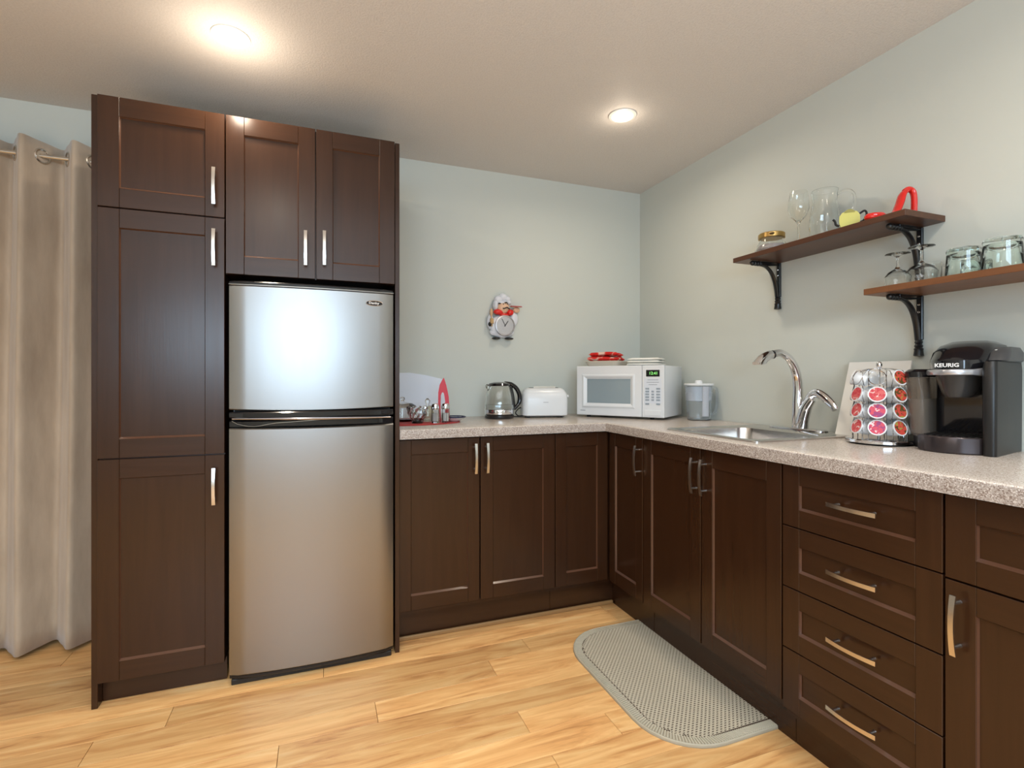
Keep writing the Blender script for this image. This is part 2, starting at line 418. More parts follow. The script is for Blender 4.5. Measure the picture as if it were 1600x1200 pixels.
# cabinet above the fridge
up = thing('fridge_top_cabinet', 'dark wood wall cabinet with two doors above the steel fridge', 'cabinet', (-2.235, 0, 1.505))
obj('body', box(B(), 0.0, 0.607, -0.631, -0.003, 0, 0.577), M_wv, up, False)
front(up, 'door', 0.001, 0.305, 0.0, 0.579, 0.060, 0.066, 0.305-0.034, 0.112, y=-0.632)
front(up, 'door', 0.309, 0.606, 0.0, 0.579, 0.060, 0.066, 0.309+0.029, 0.118, y=-0.632)
ep = obj('end_panel', box(B(), -1.626, -1.608, -0.640, -0.002, 0, 2.084, 0.001), M_wv)
ep['label'] = 'tall narrow dark wood end panel on the right side of the fridge'; ep['category'] = 'panel'

# back run
bb = thing('base_cabinet', 'dark two-door base cabinet next to the fridge under the crystal and kettle', 'cabinet', (-1.606, 0, 0))
carcass(bb, 0.0, 0.720, FR, -0.003, ZB-.02, 0.869)
front(bb, 'door', -0.001+.001, 0.352, ZB, ZT, 0.052, 0.062, 0.352-0.022, 0.772)
front(bb, 'door', 0.358, 0.720, ZB, ZT, 0.058, 0.062, 0.358+0.026, 0.772)
cc = thing('corner_cabinet', 'dark corner base cabinet with a folding door, below the microwave', 'cabinet', (-0.884, 0, 0))
bm = B(); box(bm, 0.0, 0.881, -0.578, -0.003, ZB-.02, 0.869); box(bm, 0.306, 0.881, -0.884, -0.5785, ZB-.02, 0.869)
obj('body', bm, M_wv, cc, False)
bm = B(); box(bm, 0.0, 0.345, FR+.04, FR+.056, 0, ZB-.021); box(bm, 0.343, 0.359, -0.884, FR+.039, 0, ZB-.021)
obj('toe_kick', bm, M_wh, cc, False)
front(cc, 'door', 0.002, 0.281, ZB, ZT, 0.056, 0.062)
d = front(cc, 'door', 0, 0.270, ZB, ZT, 0.050, 0.062, 0.270-0.022, 0.762)
d.location = (0.884-0.581, -0.612, ZB); d.rotation_euler = (0, 0, -PI/2)

# right run: local x runs towards the camera, front faces -x
def rroot(name, label, y0): return thing(name, label, 'cabinet', (0, y0, 0), -PI/2)
skc = rroot('sink_cabinet', 'dark two-door base cabinet directly under the sink', -0.887)
carcass(skc, 0.0, 0.708, FR, -0.003, ZB-.02, 0.72)
obj('sink_rail', box(B(), 0, 0.708, FR, FR+0.018, 0.7205, 0.869), M_wh, skc, False)
front(skc, 'door', 0.001, 0.355, ZB, ZT, 0.055, 0.062, 0.355-0.022, 0.762)
front(skc, 'door', 0.361, 0.706, ZB, ZT, 0.055, 0.062, 0.361+0.022, 0.762)
drc = rroot('drawer_cabinet', 'dark base cabinet with four drawers and horizontal handles', -1.597)
carcass(drc, 0.0, 0.426, FR, -0.003, 0.105, 0.869)
for i, (z0, z1) in enumerate(((0.682, 0.862), (0.498, 0.679), (0.314, 0.495), (0.130, 0.311))):
    front(drc, 'drawer', 0.002, 0.425, z0, z1, 0.056, 0.054, 0.227, (z0+z1)/2+.008, 'x')
rc = rroot('drawer_door_cabinet', 'dark base cabinet with one drawer over a door, at the right edge', -2.025)
carcass(rc, 0.0, 0.50, FR, -0.003, ZB-.02, 0.869)
front(rc, 'drawer', 0.002, 0.497, 0.677, 0.862, 0.058, 0.054, 0.33, 0.775, 'x')
front(rc, 'door', 0.002, 0.497, ZB, 0.673, 0.058, 0.062, 0.002+0.028, 0.583)

# worktop, L-shaped with a sink opening
bm = B()
XS = [-1.606, -0.635, -0.555, -0.085, -0.003]; YS = [-2.53, -1.455, -1.015, -0.635, -0.003]
def solid(i, j):
    if i == 0 and j < 3: return False
    if i == 2 and j == 1: return False
    return True
cells = {(i, j) for i in range(4) for j in range(4) if solid(i, j)}
V = {}
def vv(i, j, z):
    if (i, j, z) not in V: V[(i, j, z)] = bm.verts.new((XS[i], YS[j], z))
    return V[(i, j, z)]
for (i, j) in cells:
    for z in (0.870, 0.910): bm.faces.new([vv(i, j, z), vv(i+1, j, z), vv(i+1, j+1, z), vv(i, j+1, z)])
    for (di, dj, a, b) in ((-1, 0, (i, j), (i, j+1)), (1, 0, (i+1, j), (i+1, j+1)), (0, -1, (i, j), (i+1, j)), (0, 1, (i, j+1), (i+1, j+1))):
        if (i+di, j+dj) not in cells: bm.faces.new([vv(*a, .870), vv(*b, .870), vv(*b, .910), vv(*a, .910)])
bmesh.ops.recalc_face_normals(bm, faces=bm.faces[:])
es = [e for e in bm.edges if len(e.link_faces) == 2 and e.calc_face_angle() > 0.5 and e.verts[0].co.z > .9 and e.verts[1].co.z > .9]
bmesh.ops.bevel(bm, geom=es, offset=0.006, segments=3, profile=0.5, affect='EDGES')
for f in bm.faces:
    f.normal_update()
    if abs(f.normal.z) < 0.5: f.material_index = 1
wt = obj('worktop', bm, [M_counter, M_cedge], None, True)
wt['label'] = 'L-shaped beige speckled laminate worktop across the base cabinets'; wt['category'] = 'worktop'
CT = 0.910

# ------------------------------------------------------------------ fridge
fr = thing('fridge', 'stainless steel two-door fridge between pantry and end panel', 'fridge', (-1.929, 0, 0))
FW = 0.293
obj('body', box(B(), -FW+.003, FW-.003, -0.600, -0.03, 0.045, 1.470, 0.004), M_sblack, fr)
def bowdoor(z0, z1, curve_top=None, curve_bot=None, hw=FW, y0=-0.606, ye=-0.668, bow=0.020, inset=0.0, nx=20):
    bm = B(); loops = []
    xs = [-hw+2*hw*k/nx for k in range(nx+1)]
    def ring(fr_z, grow):
        out = []
        for x in xs:
            u = x/hw; y = ye-bow*(1-u*u)-inset
            e = max(0, abs(x)-(hw-0.012))/0.012
            y += 0.010*(1-math.sqrt(max(0, 1-e*e)))
            out.append((x, y+grow, fr_z(x)))
        out += [(hw, y0, fr_z(hw)), (-hw, y0, fr_z(-hw))]
        return out
    zt = curve_top or (lambda x: z1); zb = curve_bot or (lambda x: z0)
    loft(bm, [ring(lambda x: zb(x), 0.004), ring(lambda x: zb(x)+0.004, 0), ring(lambda x: zt(x)-0.004, 0), ring(lambda x: zt(x), 0.004)])
    return bm
obj('upper_door', bowdoor(1.0, 1.462, curve_bot=lambda x: 1.0+0.008*(x/FW)**2), M_steel, fr)
obj('lower_door', bowdoor(0.040, 0.950, curve_top=lambda x: 0.940-0.003*(1-(x/FW)**2)), M_steel, fr)
obj('top_trim', bowdoor(1.463, 1.478, ye=-0.666), M_gblack, fr)
bm = B(); P = [(-FW+2*FW*k/20, -0.6665-0.0205*(1-(-1+2*k/20)**2), 1.4645) for k in range(21)]
tube(bm, P, 0.0022, 6); obj('chrome_strip', bm, M_chrome, fr)
obj('gasket', box(B(), -FW+.01, FW-.01, -0.6055, -0.6005, .05, 1.46), M_rubber, fr, False)
obj('bottom_trim', bowdoor(0.022, 0.039, ye=-0.658), M_sblack, fr)
obj('kick_grille', box(B(), -FW+.006, FW-.006, -0.655, -0.40, 0.0, 0.021, 0.003), M_sblack, fr)
# black handle band between the doors: an upper lip, a lower lip and the silver lines that follow them
obj('upper_handle', bowdoor(0.975, 0.999, curve_bot=lambda x: 0.9745+0.002*(x/FW)**2, ye=-0.668, bow=0.030), M_gblack, fr)
bm = B(); nx = 24
hand = []
for k in range(nx+1):
    x = -FW+.012+(2*FW-.024)*k/nx; u = x/FW
    hand.append((x, -0.672-0.026*(1-u*u), 0.9715-0.004*u))
tube(bm, hand, [0.003+0.0035*(1-abs(-1+2*k/nx)) for k in range(nx+1)], 8)
obj('handle_bar', bm, mat('dark_chrome', (0.35, 0.35, 0.38), 0.12, 1.0), fr)
obj('lower_handle', bowdoor(0.9412, 0.968, curve_bot=lambda x: 0.9412, curve_top=lambda x: 0.967, ye=-0.662, bow=0.022), M_gblack, fr)
P = [(-FW+.01+(2*FW-.03)*k/30, 0, 0) for k in range(31)]
bm = B(); pts = []
for (x, _, _) in P:
    u = x/FW; t = (u+1)/2
    z = 0.9655-0.018*math.exp(-((t-0.13)/0.10)**2)-0.006*math.exp(-((t-0.3)/0.15)**2) if t > 0.02 else 0.967
    pts.append((x, -0.664-0.0222*(1-u*u)-0.001, z))
tube(bm, pts, 0.0012, 6); obj('handle_line', bm, M_chrome, fr)
# maker's badge
bm = B(); lathe(bm, [(0.0150, 0), (0.0150, 0.0012), (0.0140, 0.0018)], 32)
bmesh.ops.transform(bm, matrix=Matrix.Translation((0.218, -0.6772, 1.419)) @ Matrix.Rotation(math.radians(5.6), 4, 'Z') @ Matrix.Rotation(PI/2, 4, 'X') @ Matrix.Diagonal((2.1, 0.62, 1, 1)), verts=bm.verts[:])
bm.transform(Matrix.Translation((0, -0.0, 0)))
bd = obj('badge', bm, [M_rubber], fr)
bm = B(); ring = []
for k in range(40):
    a = 2*PI*k/40; ring.append((0.218+0.032*math.cos(a), -0.6790+0.0031*math.cos(a)*1.0, 1.419+0.0098*math.sin(a)))
tube(bm, ring, 0.0008, 5, closed=True); obj('badge_rim', bm, M_chrome, bd)
tx = obj('lettering', textmesh('Danby', 0.0128, 0.0003, 1.2, 0.0003), M_textw, bd, False)
tx.location = (0.216, -0.6798, 1.4195); tx.rotation_euler = (0, 0, math.radians(5.6))

# ------------------------------------------------------------------ sink and faucet
sk = thing('sink', 'stainless steel drop-in sink with a single square bowl', 'sink', (-0.320, -1.235, CT))
bm = B()
loft(bm, [rr(.252, .236, .02, .0005), rr(.252, .236, .02, .004), rr(.248, .232, .018, .0062), rr(.240, .224, .016, .0045),
          rr(.178, .196, .05, .0045, -.045), rr(.172, .190, .048, .000, -.045), rr(.168, .186, .05, -.020, -.045), rr(.160, .178, .06, -.125, -.045),
          rr(.140, .158, .06, -.143, -.045), rr(.05, .05, .05, -.147, -.045), rr(.04, .04, .04, -.150, -.045)], cap0=False)
obj('bowl', bm, M_sink, sk)
bm = B(); lathe(bm, [(.038, -.1495), (.038, -.1465), (.030, -.1460), (.026, -.1490), (.004, -.1485)], 24, -.045, 0)
obj('drain', bm, M_chrome, sk)
fa = thing('faucet', 'chrome pull-down kitchen faucet with a side lever behind the sink', 'faucet', (-0.105, -1.235, CT+.0050))
bm = B(); loft(bm, [rr(.030, .125, .028, 0, n=8), rr(.030, .125, .028, .005, n=8), rr(.026, .120, .026, .009, n=8), rr(.012, .09, .012, .010, n=8)]); obj('deck_plate', bm, M_chrome, fa)
bm = B()
sp = smoothpts([(0, 0, .008), (.0, 0, .10), (.002, 0, .17), (-.010, 0, .235), (-.045, 0, .285), (-.095, 0, .308), (-.140, 0, .300)], 6)
tube(bm, sp, [.0215-.0065*min(1, k/(len(sp)-1)*1.4) for k in range(len(sp))], 18); obj('spout', bm, M_chrome, fa)
bm = B(); sp = smoothpts([(-.134, 0, .3015), (-.160, 0, .296), (-.188, 0, .280), (-.208, 0, .256)], 5)
tube(bm, sp, [.0165+.010*(k/(len(sp)-1))**1.3 for k in range(len(sp))], 18, sy=.85)
bmesh.ops.bisect_plane(bm, geom=bm.verts[:]+bm.edges[:]+bm.faces[:], plane_co=(-.20, 0, .262), plane_no=(.12, 0, -1), clear_outer=True)
bmesh.ops.holes_fill(bm, edges=[e for e in bm.edges if e.is_boundary])
obj('spray_head', bm, M_chrome, fa)
bm = B(); tube(bm, [(-.1335, 0, .3017), (-.1375, 0, .3008)], .0172, 18); obj('spray_collar', bm, M_sblack, fa)
bm = B(); sp = smoothpts([(-.004, -.022, .010), (-.004, -.028, .05), (-.004, -.044, .095), (-.004, -.068, .128)], 5)
tube(bm, sp, [.024, .024, .024, .024, .0235, .023, .023, .022, .022, .021, .020, .019, .018, .017, .016, .015], 14); obj('valve_arm', bm, M_chrome, fa)
bm = B(); sp = smoothpts([(0, -.030, .098), (0, -.056, .134), (-.002, -.084, .150), (-.004, -.118, .136), (-.006, -.150, .110), (-.006, -.166, .090)], 5)
tube(bm, sp, [.013+.005*math.sin(PI*k/(len(sp)-1)) for k in range(len(sp))], 12, sy=.75); obj('lever', bm, M_chrome, fa)

# ------------------------------------------------------------------ back counter things
pm = bm = B()
loft(bm, [circ(.255, 0, 48, ry=.150), circ(.258, .0022, 48, ry=.152), circ(.254, .0038, 48, ry=.149)])
o = obj('placemat', bm, M_redmat); o.location = (-1.525, -.315, CT); o['label'] = 'red oval placemat under the crystal bowl and shakers'; o['category'] = 'placemat'
MT = CT+.0038
# tall white board leaning on the wall
bm = B(); out = []
x0, x1, zt = -1.600, -1.262, .243
pts = [(x0, 0), (x1, 0)] + [(x1-.05+.05*math.cos(a), zt-.028-.05+.05*math.sin(a)) for a in [PI/2*k/6 for k in range(7)]] + [(x1-.12, zt-.012), (x1-.2, zt), (x0, zt-.002)]
prism(bm, pts, -.004, .004)
bmesh.ops.bevel(bm, geom=[e for e in bm.edges], offset=.0015, segments=1, affect='EDGES')
M_board = mat('white_frosted_board', (0.68, 0.73, 0.82), 0.3)
o = obj('cutting_board', bm, M_board); o.location = (0, -.035, CT+.001); o.rotation_euler = (math.radians(-6), 0, 0)
o['label'] = 'pale white board with rounded top leaning on the wall beside the fridge'; o['category'] = 'board'
# crystal bowl
def facet_bowl(prof, n=16, amp=.06, th=.0035):
    bm = B(); loops = []
    def lp(r, z, s): return [((r*(1+s*amp*(1 if k % 2 else -1)))*math.cos(2*PI*k/n), (r*(1+s*amp*(1 if k % 2 else -1)))*math.sin(2*PI*k/n), z) for k in range(n)]
    for r, z, s in prof: loops.append(lp(r, z, s))
    for r, z, s in reversed(prof[2:]): loops.append(lp(max(r-th, .002), z+ (th if z < .02 else 0), 0))
    loft(bm, loops); return bm
cb = obj('crystal_bowl', facet_bowl([(.022, 0, 0), (.027, .002, .3), (.019, .012, 0), (.036, .028, 1), (.043, .048, -1), (.047, .068, 1), (.046, .078, -1)], 20), M_glass, None, False)
cb.location = (-1.490, -.385, MT); cb['label'] = 'cut crystal sugar bowl in front on the red placemat'; cb['category'] = 'bowl'
# lidded glass dish behind
gd = thing('glass_dish', 'round lidded glass dish with a knob behind the crystal bowl', 'dish', (-1.535, -.235, MT))
bm = B(); lathe(bm, [(.05, 0), (.062, .01), (.068, .06), (.068, .068), (.064, .068), (.058, .012), (.04, .006)], 28); obj('dish', bm, M_glass, gd)
bm = B(); lathe(bm, [(.069, .069), (.066, .075), (.045, .088), (.012, .094), (.006, .098), (.012, .108), (.009, .116), (.002, .119)], 28); obj('lid', bm, M_glass, gd)
# creamer with ball handle
cr = thing('glass_creamer', 'small clear glass creamer with a ball stopper between bowl and shakers', 'creamer', (-1.425, -.300, MT))
bm = B(); lathe(bm, [(.022, 0), (.030, .008), (.033, .035), (.024, .060), (.026, .075), (.023, .074), (.020, .060), (.028, .035), (.02, .008)], 20); obj('jug', bm, mat('cream_glass', (0.86, 0.85, 0.70), 0.02, trans=.8), cr)
bm = B(); lathe(bm, [(.006, .072), (.008, .085), (.012, .094), (.012, .102), (.004, .112)], 14); obj('stopper', bm, M_glass, cr)
def shaker(label, x, y):
    t = thing('shaker', label, 'shaker', (x, y, MT), 0, 'salt and pepper shakers')
    bm = B(); n = 12
    loft(bm, [[(r*(1+(.07 if k % 2 else -.07))*math.cos(2*PI*k/n), r*(1+(.07 if k % 2 else -.07))*math.sin(2*PI*k/n), z) for k in range(n)] for r, z in ((.018, 0), (.0205, .004), (.0195, .035), (.0185, .064), (.016, .066), (.0165, .008), (.010, .006))])
    obj('glass_body', bm, M_glass, t, False)
    bm = B(); lathe(bm, [(.0185, .0645), (.0190, .067), (.0180, .080), (.0145, .089), (.006, .0925)], 20); obj('cap', bm, M_chrome, t)
    bm = B(); lathe(bm, [(.0140, .0082), (.0150, .045)], 12); obj('contents', bm, mat('salt', (0.62, 0.60, 0.58), 0.8), t)
    return t
shaker('glass shaker with chrome cap, nearer the crystal bowl', -1.408, -.398)
shaker('glass shaker with chrome cap, nearer the small dish', -1.358, -.392)
# red pointed holder
rh = B()
outer = [(-.024, 0), (.026, 0), (.029, .06), (.025, .12), (.014, .175), (.002, .212), (-.004, .205), (-.018, .178), (-.025, .14), (-.026, .07)]
inner = [(-.012, .010), (.008, .010), (.009, .06), (.008, .10), (.003, .134), (-.002, .142), (-.008, .139), (-.013, .125), (-.014, .09), (-.014, .05)]
A0 = [rh.verts.new((x, -.005, z)) for x, z in outer]; A1 = [rh.verts.new((x, .005, z)) for x, z in outer]
I0 = [rh.verts.new((x, -.005, z)) for x, z in inner]; I1 = [rh.verts.new((x, .005, z)) for x, z in inner]
for k in range(10):
    j = (k+1) % 10
    rh.faces.new((A0[k], A0[j], I0[j], I0[k])); rh.faces.new((A1[k], I1[k], I1[j], A1[j]))
    rh.faces.new((A0[k], A1[k], A1[j], A0[j])); rh.faces.new((I0[k], I0[j], I1[j], I1[k]))
bmesh.ops.bevel(rh, geom=[e for e in rh.edges if e.is_manifold and e.calc_face_angle() > .8], offset=.0015, segments=2, affect='EDGES')
o = obj('red_holder', rh, M_pink); o.location = (-1.352, -.325, MT); o.rotation_euler = (0, 0, math.radians(-18))
o['label'] = 'upright red pointed holder with a long slot, behind the shakers'; o['category'] = 'holder'
# small dish
sd = thing('small_dish', 'small white saucer with a dark blue rim at the right end of the placemat', 'dish', (-1.300, -.330, MT))
bm = B(); lathe(bm, [(.022, 0), (.026, .002), (.052, .016), (.056, .019), (.054, .021), (.026, .007), (.005, .006)], 28); obj('saucer', bm, M_porc, sd)
bm = B(); tube(bm, circ(.0545, .0215, 32), .0035, 6, closed=True); ell(bm, (0, 0, .0175), (.040, .040, .006)); obj('rim', bm, mat('dark_blue_glaze', (0.015, 0.02, 0.06), .15), sd)

# kettle
kt = thing('kettle', 'clear glass electric kettle with a black handle', 'kettle', (-1.018, -.190, CT))
bm = B(); lathe(bm, [(.076, 0), (.078, .004), (.078, .017), (.074, .020)], 36); obj('base', bm, M_gblack, kt)
bm = B(); lathe(bm, [(.072, .0205), (.077, .024), (.079, .045), (.078, .048)], 36); obj('steel_band', bm, M_chrome, kt)
bm = B(); lathe(bm, [(.0775, .0485), (.079, .06), (.077, .09), (.070, .13), (.060, .168), (.057, .172), (.0545, .172), (.058, .165), (.0675, .13), (.0745, .09), (.0762, .06), (.0745, .0486)], 36); obj('glass_jug', bm, M_glass, kt)
bm = B(); lathe(bm, [(.0740, .0495), (.0758, .058), (.0752, .072), (.0750, .0725)], 36); obj('water', bm, mat('water', (.93, .97, 1), 0, trans=1, ior=1.33), kt)
bm = B(); lathe(bm, [(.0585, .1725), (.060, .177), (.054, .186), (.030, .193), (.004, .194)], 32); obj('lid', bm, M_gblack, kt)
bm = B(); tube(bm, [(-.052, 0, .158), (-.066, 0, .172), (-.074, 0, .178)], [.016, .012, .006], 10, sy=.9); obj('spout', bm, M_glass, kt)
bm = B(); sp = smoothpts([(.030, 0, .186), (.064, 0, .182), (.098, 0, .158), (.116, 0, .118), (.112, 0, .080), (.084, 0, .048)], 6)
tube(bm, sp, [.011]*6+[.012]*(len(sp)-12)+[.010]*6, 12, sy=1.1); 
tube(bm, smoothpts([(.062, 0, .172), (.072, 0, .14), (.080, 0, .09), (.083, 0, .046)], 4), .009, 10)
obj('handle', bm, M_gblack, kt)
bm = B(); tube(bm, smoothpts([(.070, .02, .008), (.112, .03, .004), (.150, .022, .010), (.158, .03, .045), (.135, .045, .050), (.112, .05, .024), (.135, .06, .005), (.18, .12, .004), (.20, .165, .004)], 6), .003, 6); obj('power_cord', bm, M_rubber, kt)

# toaster
to = thing('toaster', 'white two-slice toaster between the kettle and the microwave', 'toaster', (-.758, -.185, CT), math.radians(-14))
bm = B(); n = 8
def tl(hx, hy, r, z): return rr(hx, hy, r, z, n=6)
loft(bm, [tl(.118, .068, .03, .010), tl(.124, .074, .032, .014), tl(.125, .075, .032, .100), tl(.121, .071, .032, .130), tl(.110, .060, .030, .150), tl(.094, .044, .025, .160)])
obj('shell', bm, M_white, to)
bm = B(); box(bm, -.105, .105, -.055, .055, 0.0055, .0098)
for sx in (-1, 1):
    for sy in (-1, 1): lathe(bm, [(.008, 0), (.009, .0054)], 10, sx*.09, sy*.045)
obj('foot_frame', bm, M_sblack, to)
for yy_ in (-.018, .018):
    b2 = B(); box(b2, -.078, .078, yy_-.011, yy_+.011, .1595, .1625, .001); obj('slot', b2, M_sblack, to)
bm = B(); box(bm, -.06, .06, -.030, -.0275, .161, .170); obj('slot_guard', bm, M_chrome, to)
bm = B(); box(bm, .125, .140, -.012, .012, .108, .122, .003, 2); obj('lever', bm, M_white, to)
bm = B(); lathe(bm, [(.012, 0), (.012, .006), (.009, .010)], 16); tf(bm, Matrix.Translation((.125, 0, .045)) @ Matrix.Rotation(PI/2, 4, 'Y')); obj('dial', bm, M_chrome, to)
bm = B(); box(bm, -.014, .014, -.0757, -.0750, .082, .086); obj('maker_mark', bm, mat('faint_print', (.45, .47, .5), .5), to, False)
for s in (-.105, .105):
    b2 = B(); sp = [(s, -.0765, .02), (s, -.0775, .09), (s*.99, -.0740, .125), (s*.95, -.062, .147)]; 
# cord behind toaster
cd = B(); tube(cd, smoothpts([(-.60, -.03, CT+.004), (-.585, -.06, CT+.004), (-.60, -.10, CT+.004), (-.625, -.05, CT+.03), (-.628, -.012, CT+.10)], 6), .003, 6)
o = obj('power_cord', cd, M_white); o['label'] = 'thin white power cord behind the right side of the toaster'; o['category'] = 'cord'

# microwave, set across the corner
a_mw = math.atan2(-.401, .284)
mw = thing('microwave', 'white microwave oven set across the corner with green display', 'microwave', (-.430, -.4225, CT), a_mw)
MW_W, MW_D, MW_H0, MW_H = .2455, .315, .012, .280
obj('case', box(B(), -MW_W, MW_W, .020, MW_D, MW_H0, MW_H-.001, .005, 2), M_white, mw)
bm = B()   # door: frame with a stepped surround
dx0, dx1, dz0, dz1 = -MW_W, .128, MW_H0, MW_H
def rect(x0, x1, z0, z1, y): return [(x0, y, z0), (x1, y, z0), (x1, y, z1), (x0, y, z1)]
loft(bm, [rect(dx0, dx1, dz0, dz1, .0195), rect(dx0, dx1, dz0, dz1, .003), rect(dx0+.003, dx1-.002, dz0+.003, dz1-.003, 0), rect(-.212, .092, .054, .236, 0), rect(-.206, .086, .060, .230, -.004), rect(-.200, .080, .066, .224, -.004), rect(-.184, .066, .079, .210, .006)])
obj('door', bm, M_white, mw, False)
obj('door_window', box(B(), -.1835, .0655, .0045, .0058, .0795, .2095), mat('grey_window_mesh', (.27, .33, .36), .15), mw, False)
bm = B(); box(bm, .130, MW_W, 0, .0195, MW_H0, MW_H, .003, 1); cp = obj('control_panel', bm, M_white, mw)
obj('keypad', box(B(), .141, .232, -.0008, -.0001, .085, .212), mat('pale_keypad', (.66, .70, .76), .4), cp, False)
obj('display', box(B(), .152, .222, -.0012, -.0001, .222, .256), mat('display_black', (.004, .006, .004), .1), cp, False)
o = obj('digits', textmesh('12:41', .021, .0002, 1.0, .0), M_green_led, cp, False); o.location = (.190, -.0016, .2385)
for r_ in range(6):
    for c_ in range(3):
        z = .160-.0145*r_ - (.006 if r_ == 5 else 0); x = .158+.0285*c_
        if r_ in (0, 5) and c_ == 1: continue
        b2 = B(); wv = .010 if c_ != 1 else .007; box(b2, x-wv, x+wv, -.0022, -.0009, z-.0042, z+.0042, .0006); obj('button', b2, mat('button_grey', (.30, .35, .40), .5) if (r_, c_) == (0, 0) else bpy.data.materials['button_grey'], cp, False)
for z, w_ in ((.205, .028), (.193, .032), (.181, .022)):
    b2 = B(); box(b2, .187-w_, .187+w_, -.0011, -.0009, z-.0012, z+.0012); obj('printed_line', b2, M_grey, cp, False)
obj('door_button', box(B(), .143, .230, -.003, -.0001, .022, .050, .001), M_white, cp)
obj('maker_mark', box(B(), -.222, -.192, -.0006, -.0001, .035, .0385), M_grey, mw, False)
for sx in (-.19, .17):
    for sy in (.04, .27):
        b2 = B(); lathe(b2, [(.010, 0), (.012, .0115)], 12, sx, sy); obj('foot', b2, M_rubber, mw)
# on the microwave
def mwp(x, y):
    c, s = math.cos(a_mw), math.sin(a_mw); return (-.430+c*x-s*y, -.4225+s*x+c*y)
MWT = CT+MW_H
px, py = mwp(-.120, .13)
tr = thing('baking_dish', 'shallow beige ceramic dish on the left of the microwave top', 'dish', (px, py, MWT), a_mw)
bm = B(); loft(bm, [rr(.086, .080, .03, 0), rr(.090, .084, .03, .004), rr(.100, .092, .032, .024), rr(.104, .096, .034, .027), rr(.102, .094, .034, .029), rr(.094, .088, .03, .026), rr(.088, .08, .03, .008)]); obj('dish', bm, mat('beige_ceramic', (.62, .56, .47), .35), tr)
def cloth(label, name, x, y, z, hx, hy, layers, th, m, cat, rot, wob):
    t = thing(name, label, cat, (x, y, z), rot)
    for L in range(layers):
        bm = B(); n = 10; seed = random.random()*10
        grid = {}
        for s_ in (0, 1):
            for i in range(n+1):
                for j in range(n+1):
                    u, v = -1+2*i/n, -1+2*j/n
                    e = max(abs(u), abs(v)); zz = L*th+(th*.96 if s_ else 0)
                    if s_: zz -= th*.45*max(0, e-.8)/.2
                    else: zz += th*.40*max(0, e-.8)/.2
                    zz += wob*(math.sin(3*u+seed)+math.cos(4*v+seed*2))*(1 if L or s_ else 0)*(.5+.5*u)*.5 + (wob if (L or s_) else 0)
                    grid[s_, i, j] = bm.verts.new((hx*u*(1-.02*L)+.004*math.sin(5*v+seed), hy*v*(1-.02*L)+.003*math.sin(4*u+seed), zz))
        for i in range(n):
            for j in range(n):
                bm.faces.new((grid[0, i, j], grid[0, i, j+1], grid[0, i+1, j+1], grid[0, i+1, j]))
                bm.faces.new((grid[1, i, j], grid[1, i+1, j], grid[1, i+1, j+1], grid[1, i, j+1]))
        for i in range(n):
            for (a, b) in (((i, 0), (i+1, 0)), ((i, n), (i+1, n)), ((0, i), (0, i+1)), ((n, i), (n, i+1))):
                bm.faces.new((grid[0, a[0], a[1]], grid[0, b[0], b[1]], grid[1, b[0], b[1]], grid[1, a[0], a[1]]))
        obj('fold', bm, m, t, True, ang=70)
    return t
px, py = mwp(-.125, .13)
cloth('crumpled red patterned cloth lying on the beige ceramic dish', 'red_cloth', px, py, MWT+.0295, .088, .068, 2, .020, M_redcloth, 'cloth', a_mw+.2, .008)
px, py = mwp(.112, .12)
cloth('stack of folded white napkins on the right of the microwave top', 'napkin_stack', px, py, MWT+.0005,   .090, .085, 3, .0135, M_cloth, 'napkin', a_mw+.12, .0008)

# water filter pitcher
wp = thing('filter_pitcher', 'white and clear plastic water filter pitcher beside the microwave', 'pitcher', (-.098, -.652, CT), math.radians(-25))
M_cplast = mat('clear_plastic', (.90, .94, .97), .05, trans=.92, ior=1.3)
bm = B(); loft(bm, [rr(.050, .050, .035, 0), rr(.053, .053, .036, .004), rr(.063, .058, .038, .176), rr(.060, .055, .036, .176), rr(.050, .050, .034, .007), rr(.02, .02, .01, .005)]); obj('jug', bm, M_cplast, wp)
bm = B(); loft(bm, [rr(.040, .046, .03, .095), rr(.057, .052, .034, .100), rr(.0585, .0535, .034, .170), rr(.05, .05, .03, .172)]); obj('filter_tray', bm, mat('frosted_white', (.72, .75, .82), .3, trans=.15), wp)
bm = B(); loft(bm, [rr(.066, .061, .04, .1765), rr(.068, .063, .04, .181), rr(.066, .061, .04, .186), rr(.02, .02, .018, .187), rr(.017, .017, .016, .200), rr(.013, .013, .012, .203)]); obj('lid', bm, M_white, wp)
bm = B(); tube(bm, smoothpts([(.060, 0, .168), (.086, 0, .160), (.092, 0, .12), (.088, 0, .06), (.072, 0, .030), (.054, 0, .030)], 5), .007, 10, sy=1.4); obj('handle', bm, M_cplast, wp)
bm = B(); tube(bm, [(0.018, -.053, .022), (0.018, -.0580, .172)], .016, 12, sy=.35, up=(1, 0, 0)); obj('front_ridge', bm, mat('frosted_ridge', (.80, .84, .92), .25, trans=.5), wp)

# white card behind the carousel
bm = B(); box(bm, -.119, .100, -.0035, .0035, 0, .282, .001)
o = obj('recipe_card_board', bm, M_paper); o.location = (-.105, -1.515, CT+.001); o.rotation_euler = (math.radians(-16), 0, -PI/2)
o['label'] = 'blank white board leaning on the wall behind the pod carousel'; o['category'] = 'board'

